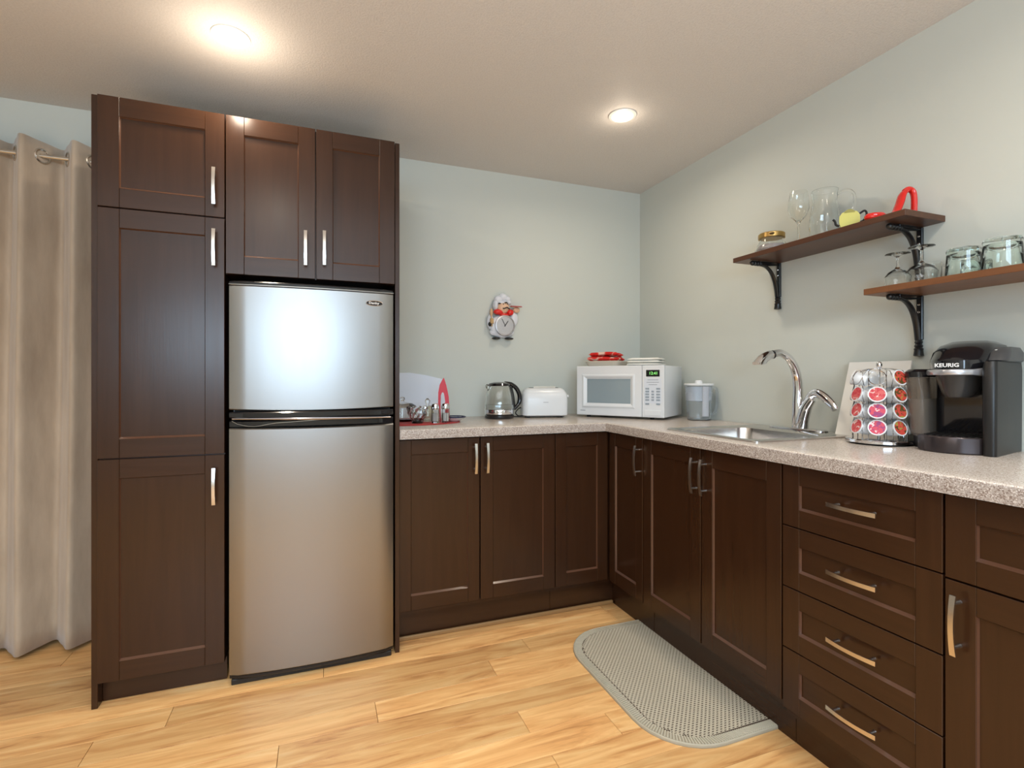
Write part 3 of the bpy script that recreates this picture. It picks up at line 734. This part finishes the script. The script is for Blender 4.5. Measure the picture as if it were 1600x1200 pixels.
# ------------------------------------------------------------------ pod carousel
PCX, PCY = -.205, -1.622
pc = thing('pod_carousel', 'revolving chrome wire carousel for coffee pods', 'rack', (PCX, PCY, CT))
bm = B(); lathe(bm, [(.088, .004), (.094, .006), (.094, .014), (.090, .017), (.060, .018), (.01, .018)], 40); obj('base', bm, M_chrome, pc)
bm = B(); lathe(bm, [(.080, 0), (.084, .0038)], 32); obj('base_pad', bm, M_rubber, pc)
bm = B(); tube(bm, [(0, 0, .018), (0, 0, .246)], .0035, 8); ell(bm, (0, 0, .256), (.009, .009, .011)); obj('centre_post', bm, M_chrome, pc)
toward = math.atan2(cam.location.y-PCY, cam.location.x-PCX)
NCOL = 7; PR = .070; TZ = [.056, .109, .161, .214]
def podM(a, z):    # pod axis points outward and slightly up
    out = Vector((math.cos(a), math.sin(a), 0)); d = (out*math.cos(.30)+Vector((0, 0, 1))*math.sin(.30))
    q = d.to_track_quat('Z', 'Y').to_matrix().to_4x4()
    return Matrix.Translation(Vector((out.x*PR, out.y*PR, z))) @ q
for c_ in range(NCOL):
    a = toward+(c_)*2*PI/NCOL+math.radians(-4)
    bm = B()
    for z in TZ:
        n0 = len(bm.verts); tube(bm, circ(.0232, 0, 24), .0012, 5, closed=True); tf(bm, podM(a, z), n0)
    ux, uy = math.cos(a), math.sin(a)
    for s in (-1, 1):
        ox, oy = -uy*s*.0232, ux*s*.0232
        zs = [(PR*.98, .017), (PR, TZ[0]), (PR-.006, (TZ[0]+TZ[1])/2), (PR, TZ[1]), (PR-.006, (TZ[1]+TZ[2])/2), (PR, TZ[2]), (PR-.006, (TZ[2]+TZ[3])/2), (PR, TZ[3]), (PR-.012, .236), (.03, .243), (0, .244)]
        pts = [(ux*r+ox*(1 if r > .05 else r/.05), uy*r+oy*(1 if r > .05 else r/.05), z) for r, z in zs]
        tube(bm, pts, .0012, 5)
    obj('wire_column', bm, M_chrome, pc)
def pod(label, a, z, lm, group='coffee pods in the carousel', src=None):
    t = thing('coffee_pod', label, 'coffee pod', (0, 0, 0), 0, group)
    t.matrix_world = Matrix.Translation((PCX, PCY, CT)) @ podM(a, z)
    for nm, me, ml in (('cup', pod_cup, None), ('foil_lid', pod_lid[lm], None)):
        o = bpy.data.objects.new(nm, me); C.objects.link(o); o.parent = t
    return t
bm = B(); lathe(bm, [(.0165, -.040), (.0178, -.038), (.0220, -.002), (.0252, .0), (.0252, .0035), (.0225, .0036), (.0205, .0026), (.018, .002)], 24)
tmp = obj('cup', bm, mat('white_pod_plastic', (.78, .80, .82), .3)); pod_cup = tmp.data; bpy.data.objects.remove(tmp)
pod_lid = {}
for k_, m_ in (('r', M_pod1), ('g', M_pod2), ('p', M_pod3)):
    bm = B(); lathe(bm, [(.0215, .0037), (.0215, .0042), (.002, .0044)], 24); tmp = obj('foil_lid', bm, m_); pod_lid[k_] = tmp.data; bpy.data.objects.remove(tmp)
tiers = ['bottom tier', 'second tier up', 'third tier up', 'top tier']
cols = {0: ('centre', {0: 'p', 1: 'p', 2: 'r'}), 1: ('right', {0: 'g', 1: 'g', 2: 'g', 3: 'g'}), 6: ('left', {0: 'r', 1: 'r', 2: 'r'})}
colname = {'r': 'red', 'g': 'red and green', 'p': 'plum and red'}
for c_, (side, d_) in cols.items():
    a = toward+(c_)*2*PI/NCOL+math.radians(-4)
    for t_, lm in d_.items():
        pod('coffee pod with %s foil, %s column, %s of carousel' % (colname[lm], side, tiers[t_]), a, TZ[t_], lm)
for c_ in (2, 3, 4, 5):
    a = toward+(c_)*2*PI/NCOL+math.radians(-4)
    for t_ in range(4): pod('coffee pod turned to the wall, %s column, %s of carousel' % ({2: 'right rear', 3: 'back right', 4: 'back left', 5: 'left rear'}[c_], tiers[t_]), a, TZ[t_], 'r', 'coffee pods on the far side of the carousel')

# ------------------------------------------------------------------ coffee maker
km = thing('coffee_maker', 'black single-serve coffee maker with silver handle at the right edge', 'coffee maker', (-.132, -1.822, CT), math.radians(-78)); km.scale = (.90, .95, 1)
bm = B()   # body: back block and right-hand column
loft(bm, [rr(.092, .055, .022, .0, .004, .078), rr(.094, .057, .022, .006, .004, .078), rr(.096, .060, .024, .22, .004, .076), rr(.096, .062, .026, .255, .004, .074)])
obj('body', bm, M_gblack, km)
bm = B(); loft(bm, [rr(.016, .125, .012, .0, .088, .008), rr(.0165, .126, .012, .006, .088, .008), rr(.018, .128, .014, .235, .088, .008), rr(.016, .122, .014, .258, .088, .012)]); obj('side_column', bm, M_sblack, km)
bm = B()
def tray(z, g=0):
    pts = [(.070+g, .020, z), (-.092-g, .020, z)]
    for k in range(13):
        u = -1+2*k/12; pts.append((-.011+(.081+g)*u, -.105-g-.036*(1-u*u), z))
    return pts
loft(bm, [tray(0, -.004), tray(.004), tray(.044), tray(.047, -.002)]); obj('drip_tray', bm, mat('dark_bronze_plastic', (.06, .048, .05), .22, .6), km)
bm = B()
for k in range(9): box(bm, -.075+.016*k, -.067+.016*k, -.11, .0, .0472, .0492)
obj('tray_grate', bm, M_sblack, km, False)
# brew head
def head(z, hx, y0, y1, bowk, cx=0):
    pts = []
    for k in range(17):
        u = -1+2*k/16; pts.append((cx+hx*u, y0-bowk*(1-abs(u)**2.4), z))
    pts += [(cx+hx, y1, z), (cx-hx, y1, z)]
    return pts
bm = B()
loft(bm, [head(.236, .080, -.045, .06, .088), head(.262, .081, -.045, .08, .089), head(.268, .080, -.042, .09, .086), head(.290, .078, -.025, .12, .066), head(.310, .068, .005, .12, .045), head(.322, .045, .030, .11, .025)])
obj('brew_head', bm, M_gblack, km)
bm = B()
loft(bm, [head(.158, .030, -.070, -.01, .028), head(.166, .042, -.062, .0, .040), head(.195, .056, -.050, .01, .058), head(.2225, .066, -.045, .02, .074), head(.2230, .05, -.04, .02, .05)])
obj('pod_holder', bm, mat('grey_black_plastic', (.05, .047, .045), .25, .3), km)
bm = B(); sp = [Vector((.088*(-1+2*k/24), -.042-.104*(1-abs(-1+2*k/24)**2.2), .229)) for k in range(25)]
tube(bm, [(p.x, p.y, p.z) for p in sp], [.008]*20+[.0095, .011, .0125, .0125, .010], 10, sy=.45, up=(0, 0, 1)); obj('silver_handle', bm, mat('silver_plastic', (.55, .56, .60), .25, .7), km)
o = obj('lettering', textmesh('KEURIG', .0150, .0006, 1.2, .0004), M_textw, km, False); o.location = (-.007, -.1352, .2485); o.rotation_euler = (0, 0, math.radians(-1))
# control panel on the right shoulder
bm = B(); loft(bm, [rr(.026, .085, .02, .2585, .086, .025), rr(.030, .090, .024, .262, .086, .025), rr(.028, .080, .024, .285, .088, .035), rr(.020, .060, .018, .300, .088, .048)])
cpn = obj('control_panel', bm, mat('grey_plastic', (.06, .06, .062), .35), km)
for i, (x, y, z) in enumerate(((.078, -.048, .275), (.098, -.044, .276), (.082, -.028, .290), (.102, -.022, .290))):
    b2 = B(); ell(b2, (x, y, z), (.006, .004, .0028), 10, 6); obj('button', b2, M_textw, cpn)
# water tank on the left
bm = B(); loft(bm, [rr(.022, .080, .020, .035, -.114, .040), rr(.026, .084, .022, .042, -.115, .040), rr(.032, .092, .026, .215, -.120, .034)]); obj('water_tank', bm, M_smoke, km)
bm = B(); loft(bm, [rr(.018, .070, .016, .044, -.115, .040), rr(.024, .080, .02, .150, -.117, .038)]); obj('water', bm, mat('tank_water', (.55, .50, .44), .05, trans=.6, ior=1.33), km)
bm = B(); loft(bm, [rr(.033, .093, .026, .2155, -.120, .034), rr(.034, .094, .026, .232, -.120, .034), rr(.028, .085, .024, .240, -.118, .036)]); obj('tank_lid', bm, M_gblack, km)
bm = B(); loft(bm, [rr(.020, .076, .018, .0, -.112, .042), rr(.023, .080, .020, .034, -.113, .041)]); obj('tank_base', bm, M_sblack, km)
cd = B(); tube(cd, smoothpts([(-.03, -1.70, CT+.0045), (-.10, -1.69, CT+.0042), (-.075, -1.60, CT+.0042), (-.050, -1.48, CT+.0042), (-.035, -1.42, CT+.0042), (-.012, -1.38, CT+.004)], 6), .0035, 6)
o = obj('power_cord', cd, M_rubber); o['label'] = 'black power cord on the worktop along the wall by the carousel'; o['category'] = 'cord'

# ------------------------------------------------------------------ shelves, brackets
M_shelf = wood('walnut_shelf', 1, (0.055, 0.020, 0.010), (0.115, 0.045, 0.020), 0.35)
M_shelfe = wood('walnut_shelf_lighter', 1, (0.13, 0.05, 0.02), (0.22, 0.09, 0.035), 0.4)
def shelf(name, y0, y1, z0, label, ms):
    bm = B(); box(bm, -.200, -.002, y1, y0, z0, z0+.020, .001)
    o = obj(name, bm, ms); o['label'] = label; o['category'] = 'shelf'; return o
S1, S2 = 1.6535, 1.4220
shelf('wall_shelf', -.988, -1.698, S1-.020, 'upper dark wood wall shelf holding the jar, pitcher and red shoe', M_shelf)
shelf('wall_shelf', -1.567, -2.30, S2-.020, 'lower brown wood wall shelf holding the upturned glasses', M_shelfe)
def bracket(y, z, label):
    t = thing('shelf_bracket', label, 'bracket', (-.001, y, z), 0, 'black iron shelf brackets')
    bm = B(); box(bm, -.010, 0, -.0095, .0095, -.150, -.0005, .002); lathe(bm, [(.010, -.205), (.015, -.203), (.0125, -.185), (.014, -.180), (.010, -.176), (.013, -.170), (.009, -.164), (.012, -.158), (.009, -.150)], 14, -.012, 0)
    obj('wall_bar', bm, M_iron, t)
    bm = B(); box(bm, -.120, -.0005, -.0085, .0085, -.010, -.0005, .002)
    for k in range(4): 
        n0 = len(bm.verts); ell(bm, (0, 0, 0), (.012, .011, .0105), 10, 8); tf(bm, Matrix.Translation((-.112-.015*k, 0, -.0115)) @ Matrix.Rotation(.5, 4, 'Y'), n0)
    obj('arm', bm, M_iron, t)
    bm = B(); sp = smoothpts([(-.118, 0, -.014), (-.080, 0, -.022), (-.048, 0, -.048), (-.026, 0, -.095), (-.016, 0, -.150)], 5)
    tube(bm, sp, .0058, 10, sy=1.7); obj('brace', bm, M_iron, t)
    for zz in (-.03, -.055):
        b2 = B(); ell(b2, (-.0115, 0, zz), (.003, .004, .004), 8, 6); obj('screw', b2, M_chrome, t)
bracket(-1.057, S1-.020, 'black iron bracket at the left end of the upper shelf')
bracket(-1.625, S1-.020, 'black iron bracket at the right end of the upper shelf')
bracket(-1.625, S2-.020, 'black iron bracket at the left end of the lower shelf')
bracket(-2.20, S2-.020, 'black iron bracket at the right end of the lower shelf')

# on the upper shelf
jr = thing('glass_jar', 'squat glass jar with a gold lid at the left end of the upper shelf', 'jar', (-.105, -1.108, S1))
bm = B(); lathe(bm, [(.062, 0), (.067, .004), (.066, .020), (.056, .040), (.047, .056), (.046, .064), (.043, .064), (.044, .054), (.053, .038), (.062, .019), (.060, .006)], 32); obj('jar', bm, M_glass, jr)
bm = B(); lathe(bm, [(.050, .0645), (.0525, .067), (.0525, .084), (.050, .087)], 32); obj('lid', bm, M_gold, jr)
bm = B(); ell(bm, (-.0516*math.cos(.75), -.0516*math.sin(.75), .076), (.008, .014, .005), 12, 6); obj('lid_mark', bm, mat('dark_lid_mark', (.10, .06, .02), .4), jr)
bm = B(); lathe(bm, [(.055, .0065), (.059, .018), (.050, .036)], 24); obj('contents', bm, mat('grey_contents', (.52, .46, .46), .6), jr)
def wineglass(loc, label, H, rb, flip=False, bowlh=.10, name='wine_glass'):
    o_h = H-bowlh
    prof = [(.034, 0), (.035, .0015), (.012, .005), (.0038, .012), (.0034, o_h-.012), (.009, o_h-.002), (rb*.72, o_h+bowlh*.16), (rb, o_h+bowlh*.42), (rb*.93, o_h+bowlh*.75), (rb*.80, H), (rb*.80-.0012, H), (rb*.93-.0014, o_h+bowlh*.75), (rb-.0014, o_h+bowlh*.42), (rb*.72-.002, o_h+bowlh*.18), (.008, o_h+.003)]
    bm = B(); lathe(bm, prof, 32)
    if flip: bmesh.ops.transform(bm, matrix=Matrix.Translation((0, 0, H)) @ Matrix.Rotation(PI, 4, 'X'), verts=bm.verts[:])
    o = obj(name, bm, M_glass); o.location = loc; o['label'] = label; o['category'] = 'glass'; return o
wineglass((-.10, -1.235, S1), 'tall stemmed wine glass standing on the upper shelf', .222, .039, bowlh=.118)
gp = thing('glass_pitcher', 'clear glass pitcher with a handle in the middle of the upper shelf', 'pitcher', (-.095, -1.345, S1), math.radians(-60))
bm = B(); lathe(bm, [(.040, 0), (.046, .004), (.054, .05), (.050, .10), (.040, .145), (.046, .190), (.0435, .190), (.0375, .145), (.0475, .10), (.0515, .05), (.043, .008)], 32); obj('jug', bm, M_glass, gp)
bm = B(); tube(bm, smoothpts([(.040, 0, .168), (.070, 0, .178), (.094, 0, .158), (.094, 0, .11), (.075, 0, .07), (.050, 0, .06)], 6), .005, 10); obj('handle', bm, M_glass, gp)
# little yellow teapot-shaped dish
tp = thing('teapot_dish', 'small yellow teapot-shaped dish with black handle and spout on the upper shelf', 'dish', (-.170, -1.497, S1), math.radians(-50))
bm = B(); prism(bm, [(-.026, 0), (.026, 0), (.031, .020), (.030, .040), (.022, .052), (.010, .056), (-.010, .056), (-.022, .052), (-.030, .040), (-.031, .020)], -.007, .007)
bmesh.ops.bevel(bm, geom=[e for e in bm.edges if e.calc_face_angle() > .8], offset=.003, segments=2, affect='EDGES'); obj('body', bm, M_lemon, tp)
bm = B(); tube(bm, smoothpts([(.030, 0, .044), (.044, 0, .052), (.050, 0, .040), (.042, 0, .020), (.031, 0, .014)], 5), .0035, 8); obj('handle', bm, M_iron, tp)
bm = B(); tube(bm, smoothpts([(-.030, 0, .008), (-.040, 0, .014), (-.043, 0, .026), (-.049, 0, .034)], 5), .004, 8); obj('spout', bm, M_iron, tp)
bm = B(); prism(bm, arc(0, .044, .018, 20, 160, 8)[::1], -.0082, -.0072); obj('label_patch', bm, mat('olive_label', (.30, .28, .06), .4), tp)
# red high-heel bottle holder
hs = thing('red_shoe_holder', 'glossy red high-heel shoe ornament at the right end of the upper shelf', 'ornament', (-.112, -1.605, S1), math.radians(-24.5)); hs.scale = (.85, .85, .85)
bm = B(); sp = smoothpts([(-.085, 0, .010), (-.060, 0, .010), (-.020, 0, .012), (.008, 0, .028), (.024, 0, .062), (.036, 0, .100), (.052, 0, .116)], 6)
rad = [.016+.010*math.sin(PI*min(1, k/(len(sp)-1)*1.3)) if k < 18 else .012 for k in range(len(sp))]
tube(bm, sp, [.009+.0015*math.sin(PI*k/(len(sp)-1)) for k in range(len(sp))], 12, sy=2.4, up=(0, 0, 1)); obj('sole', bm, M_red, hs)
bm = B(); sp = smoothpts([(.044, 0, .112), (.058, 0, .121), (.074, 0, .112), (.080, 0, .085), (.080, 0, .04), (.079, 0, .004)], 6)
tube(bm, sp, [.0105]*len(sp), 12, sy=1.2); obj('heel', bm, M_red, hs)
bm = B(); loft(bm, [circ(.030, .000, 24, -.066, 0, .022), circ(.039, .008, 24, -.066, 0, .028), circ(.040, .018, 24, -.066, 0, .029), circ(.033, .026, 24, -.066, 0, .023)]); obj('toe', bm, M_red, hs)

# on the lower shelf
wineglass((-.125, -1.628, S2), 'smaller upturned wine glass, leftmost on the lower shelf', .112, .037, True, .060)
wineglass((-.125, -1.700, S2), 'larger upturned wine glass, second from left on the lower shelf', .119, .043, True, .064)
gm = thing('glass_mug', 'clear glass mug behind the larger upturned wine glass', 'mug', (-.055, -1.685, S2), math.radians(-60))
bm = B(); lathe(bm, [(.026, 0), (.028, .003), (.030, .075), (.028, .075), (.0255, .008)], 24); obj('cup', bm, M_glass, gm)
bm = B(); tube(bm, smoothpts([(.029, 0, .062), (.050, 0, .058), (.048, 0, .020), (.028, 0, .014)], 5), .0038, 8); obj('handle', bm, M_glass, gm)
def tumbler(x, y, label, H=.086, r0=.043, r1=.039):
    bm = B()
    loops = [circ(r0, 0), circ(r0+.001, .003), circ(r1+.0005, H-.014), circ(r1+.002, H-.007), circ(r1, H-.001), circ(r1-.003, H), circ(r1-.010, H-.002), circ(.001, H-.003)]
    inner = [circ(.001, H-.014), circ(r1-.006, H-.016), circ(r1-.003, H-.024), circ(r0-.003, .003), circ(r0-.003, 0)]
    loft(bm, loops+inner, False, False)
    L = bm.verts[:]; n = 32
    a, b = L[:n], L[-n:]
    for k in range(n): bm.faces.new((a[k], b[k], b[(k+1) % n], a[(k+1) % n]))
    o = obj('tumbler', bm, M_gglass); o.location = (x, y, S2); o['label'] = label; o['category'] = 'glass'; o['group'] = 'upturned tumblers'
tumbler(-.120, -1.810, 'upturned clear tumbler, nearest the wine glasses on the lower shelf')
tumbler(-.120, -1.902, 'upturned clear tumbler, right of the first tumbler at the front', .092, .046, .041)
tumbler(-.045, -1.800, 'upturned clear tumbler, back row against the wall', .088, .036, .034)
tumbler(-.110, -2.00, 'upturned clear tumbler cut off by the right edge of the photo', .098, .045, .040)

# ------------------------------------------------------------------ chef wall clock
ck = thing('wall_clock', 'novelty wall clock shaped as a moustached chef with a red neckerchief', 'clock', (-.931, 0, 1.4226))
S = .000337
def q(x, y, d=0): return ((x-510)*S, -d, -(y-760)*S)
def ce(bm, x, y, d, rx, ry, rd, n=16, m=10): ell(bm, q(x, y, d), (rx*S, rd, ry*S), n, m)
M_cw = mat('painted_white', (.68, .70, .76), .35)
bm = B(); ce(bm, 485, 770, .020, 228, 195, .019, 24, 14); ce(bm, 478, 870, .018, 222, 90, .016); ce(bm, 690, 640, .020, 75, 120, .014); ce(bm, 270, 700, .018, 62, 130, .014); obj('body', bm, M_cw, ck)
bm = B(); ce(bm, 485, 460, .030, 108, 100, .024); ce(bm, 515, 470, .052, 16, 20, .006, 8, 6); ce(bm, 395, 450, .026, 22, 28, .008); obj('head', bm, M_skin, ck)
bm = B()
for (x, y, rx, ry) in ((400, 330, 75, 75), (480, 285, 80, 70), (560, 315, 62, 60), (440, 380, 95, 30), (520, 362, 80, 26), (350, 420, 48, 85), (585, 370, 40, 40)): ce(bm, x, y, .028, rx, ry, .020)
obj('hat', bm, M_cw, ck)
bm = B(); tube(bm, smoothpts([q(450, 455, .050), q(470, 482, .054), q(505, 470, .056), q(525, 462, .057), q(550, 472, .056), q(575, 482, .054), q(592, 462, .050)], 4), [.0012]*3+[.0035]*18+[.0012]*4, 8); obj('moustache', bm, M_iron, ck)
bm = B()
for (x, y) in ((400, 398), (515, 378)): ce(bm, x, y, .052, 26, 12, .003, 10, 6)
for (x, y) in ((470, 405), (545, 398)): ce(bm, x, y, .051, 9, 13, .003, 8, 6)
obj('eyes_and_brows', bm, M_iron, ck)
bm = B(); ce(bm, 395, 535, .034, 88, 48, .018); ce(bm, 608, 535, .034, 62, 54, .018); ce(bm, 500, 575, .032, 95, 26, .014); obj('neckerchief', bm, M_red, ck)
bm = B(); n0 = 0; lathe(bm, [(.0585, -.003), (.0600, .000), (.0585, .005), (.0520, .006), (.0510, .003)], 40); tf(bm, Matrix.Translation((0, -.038, 0)) @ Matrix.Rotation(PI/2, 4, 'X')); obj('bezel', bm, mat('silver_bezel', (.55, .53, .55), .25, .8), ck)
bm = B(); lathe(bm, [(.0508, 0), (.0508, .001)], 40); tf(bm, Matrix.Translation((0, -.0385, 0)) @ Matrix.Rotation(PI/2, 4, 'X')); dial = obj('dial', bm, mat('dial_white', (.82, .83, .84), .5), ck)
for h_ in range(12):
    a = 2*PI*h_/12
    o = obj('numeral', textmesh(str(12 if h_ == 0 else h_), .0105, .0001), M_grey, dial, False); o.location = (.042*math.sin(a), -.0400, .042*math.cos(a))
for nm, L, a, w in (('hour_hand', .032, 35, .0022), ('minute_hand', .043, -27, .0016)):
    b2 = B(); box(b2, -w, w, -.0418, -.0412, -.006, L); tf(b2, Matrix.Rotation(math.radians(a), 4, 'Y')); obj(nm, b2, M_iron, dial, False)
bm = B(); tube(bm, [q(280, 780, .036), q(275, 640, .036)], .005, 8); tube(bm, [q(280, 735, .036), q(278, 650, .036)], .0115, 10); obj('rolling_pin', bm, mat('pale_wood', (.52, .34, .16), .5), ck)
bm = B(); ce(bm, 270, 545, .036, 28, 62, .007); tube(bm, [q(275, 640, .036), q(272, 590, .036)], .004, 8); obj('spoon', bm, mat('pale_wood_spoon', (.58, .38, .22), .5), ck)
bm = B(); ce(bm, 248, 745, .034, 30, 38, .010); obj('glove', bm, M_iron, ck)
bm = B(); ce(bm, 725, 485, .030, 62, 50, .012); obj('raised_hand', bm, M_skin, ck)
bm = B(); n0 = 0; lathe(bm, [(.034, 0), (.037, .003), (.033, .006)], 24); tf(bm, Matrix.Translation(Vector(q(715, 436, .034))) @ Matrix.Rotation(.15, 4, 'X') @ Matrix.Diagonal((1, .7, 1, 1))); pz = obj('pizza', bm, mat('pizza_red', (.50, .06, .06), .5), ck)
bm = B()
for (x, r) in ((365, 75), (600, 80)): ce(bm, x, 975, .024, r, 22, .018)
obj('shoes', bm, M_iron, ck)
obj('mount', box(B(), -.03, .03, -.010, -.0005, -.03, .05), M_cw, ck, False)

# ------------------------------------------------------------------ curtain and rod
def cur_y(x, z):
    h = 1-z/2.1
    ph = 2*PI*(x+2.850+.012*h)/.170+.35*h*math.sin(9*x)
    wob = .012*math.sin(7.3*x+1.2)*h+.008*math.sin(16*x+3*z)*h
    return -.122-(.060-.012*h)*(math.cos(ph)+.10*math.cos(3*ph))+wob
bm = B(); NX, NZ = 230, 26; x0, x1 = -4.25, -2.665
G = []
for i in range(NX+1):
    x = x0+(x1-x0)*i/NX; col = []
    for j in range(NZ+1):
        z = .022+(2.092-.022)*j/NZ
        xx = x-.012*(1-z/2.1)
        col.append(bm.verts.new((xx, cur_y(x, z), z+(.006*math.sin(21*x) if j == 0 else 0))))
    G.append(col)
for i in range(NX):
    for j in range(NZ): bm.faces.new((G[i][j], G[i+1][j], G[i+1][j+1], G[i][j+1]))
ct = thing('curtain', 'taupe grommet-top curtain hanging in folds beside the pantry', 'curtain', (-3.45, -.12, 0))
o = obj('fabric', bm, M_curtain, ct, True, ang=80); o.location = (3.45, .12, 0)
md = o.modifiers.new('thickness', 'SOLIDIFY'); md.thickness = .002
ROD = 2.032
k = 0; x = -2.850+.0425
while x > -4.2:
    # grommets sit where the cloth crosses the rod
    n = Vector((cur_y(x+.002, ROD)-cur_y(x-.002, ROD), -.004, 0)).normalized()
    bm = B(); tube(bm, circ(.0270, 0, 24), .0048, 6, closed=True)
    tf(bm, n.to_track_quat('Z', 'Y').to_matrix().to_4x4())
    o = obj('grommet', bm, M_nickel, ct); o.location = (x+3.45, cur_y(x, ROD)+.12, ROD)
    x -= .085; k += 1
bm = B(); tube(bm, [(-4.35, -.125, ROD), (-2.645, -.125, ROD)], .0085, 14)
cr_ = thing('curtain_rod', 'thin brushed nickel rod carrying the taupe curtain', 'rod', (-3.5, -.125, ROD))
o = obj('rod', bm, M_nickel, cr_); o.location = (3.5, .125, -ROD)
for x in (-4.32, -2.655):
    bm = B(); tube(bm, [(x, -.125, ROD), (x, -.003, ROD)], .005, 8); n0 = len(bm.verts); box(bm, x-.012, x+.012, -.006, -.001, ROD-.02, ROD+.02)
    o = obj('rod_bracket', bm, M_nickel, cr_); o.location = (3.5, .125, -ROD)

# ------------------------------------------------------------------ floor mat
mt = thing('kitchen_mat', 'beige woven comfort mat with a ribbed border in front of the sink', 'mat', (-.71, -1.145, 0))
HX, HY = .243, .385
def matout(ins, z, r=.20):
    x0, x1, y0, y1 = -HX+ins, HX-ins, -HY+ins, HY-ins; r = max(r-ins, .01); rs = .012
    P = []
    for (cx, cy, a0, rad) in ((x1-rs, y1-rs, 0, rs), (x0+r, y1-r, PI/2, r), (x0+r, y0+r, PI, r), (x1-rs, y0+rs, 1.5*PI, rs)):
        for k in range(9):
            a = a0+PI/2*k/8; P.append((cx+rad*math.cos(a), cy+rad*math.sin(a), z))
    return P
bm = B(); loft(bm, [matout(.0, .0005), matout(0, .004), matout(.003, .0075), matout(.006, .0085)]); obj('base', bm, M_matb, mt)
bm = B(); loft(bm, [matout(.036, .0086), matout(.036, .0089)]); obj('backing', bm, M_matd, mt, False)
bm = B(); tube(bm, matout(.004, .0075), .0035, 6, closed=True); obj('edge_binding', bm, mat('mat_binding', (.46, .42, .33), .7), mt)
def inside(x, y, ins):
    x0, x1, y0, y1 = -HX+ins, HX-ins, -HY+ins, HY-ins; r = max(.20-ins, .01)
    if not (x0 <= x <= x1 and y0 <= y <= y1): return False
    if x < x0+r:
        if y > y1-r and (x-x0-r)**2+(y-y1+r)**2 > r*r: return False
        if y < y0+r and (x-x0-r)**2+(y-y0-r)**2 > r*r: return False
    return True
bm = B(); cw, chh = .0165, .0088; zt = .0106
ny = int(2*HY/chh)+1; nx_ = int(2*HX/cw)+2
for j in range(ny):
    y = -HY+chh*j
    for i in range(nx_):
        x = -HX+cw*i+(cw/2 if j % 2 else 0)
        if not inside(x, y, .037): continue
        O = [bm.verts.new((x+a*cw/2, y+b*chh/2, zt-.0004)) for a, b in ((-1, -1), (1, -1), (1, 1), (-1, 1))]
        sk_ = .0018
        I = [bm.verts.new((x+a*.0040+b*sk_, y+b*.0026, zt)) for a, b in ((-1, -1), (1, -1), (1, 1), (-1, 1))]
        D = [bm.verts.new((v.co.x, v.co.y, .0090)) for v in I]
        for k in range(4):
            kk = (k+1) % 4
            bm.faces.new((O[k], O[kk], I[kk], I[k])); bm.faces.new((I[k], I[kk], D[kk], D[k]))
o = obj('weave', bm, M_mat, mt, False); o['kind'] = 'stuff'
bm = B()
per = matout(.006, 0); inn = matout(.035, 0)
tot = 0; segs = []
for k in range(len(per)):
    a, b = Vector(per[k]), Vector(per[(k+1) % len(per)]); c, d = Vector(inn[k]), Vector(inn[(k+1) % len(inn)])
    n = max(1, round((b-a).length/.0085))
    for i in range(n):
        t = (i+.5)/n; p = a.lerp(b, t); q_ = c.lerp(d, min(1, t+.0))
        dr = (q_-p).normalized(); tn = Vector((-dr.y, dr.x, 0)); w = .0020; sk = tn*.006
        A = [p+tn*w, p-tn*w, q_-tn*w+sk, q_+tn*w+sk]
        lo = [bm.verts.new((v.x, v.y, .0086)) for v in A]; hi = [bm.verts.new((v.x*.999, v.y*.999, .0116)) for v in A]
        bm.faces.new(hi)
        for m_ in range(4): bm.faces.new((lo[m_], lo[(m_+1) % 4], hi[(m_+1) % 4], hi[m_]))
o = obj('border_ribs', bm, mat('rib_thread', (.55, .50, .39), .8), mt, False); o['kind'] = 'stuff'

# ------------------------------------------------------------------ recessed downlights
DL = ['recessed white ceiling downlight nearest the corner above the microwave', 'recessed ceiling downlight above the fridge', 'recessed ceiling downlight above the sink run nearer the camera']
names = {0: DL[0], 1: DL[1]}
DLX = ['', '', 'recessed ceiling downlight over the drawer cabinet, above the frame', 'recessed ceiling downlight over the open floor behind the fridge view', 'recessed ceiling downlight near the rear window', 'recessed ceiling downlight on the curtain side of the room', 'recessed ceiling downlight in the rear left of the room']
for i, (x, y) in enumerate(DOWN):
    t = thing('downlight', names.get(i, DLX[i]), 'ceiling light', (x, y, CEIL), 0, 'recessed ceiling downlights')
    bm = B(); loft(bm, [circ(.062, -.0005, 40), circ(.061, -.004, 40), circ(.048, -.007, 40), circ(.044, -.004, 40), circ(.036, -.0015, 40)], False, False); obj('trim_ring', bm, M_whitem, t)
    bm = B(); lathe(bm, [(.034, -.0010), (.034, -.0030), (.024, -.0050), (.002, -.006)], 32); obj('lens', bm, M_bulb, t)
bpy.context.view_layer.update()
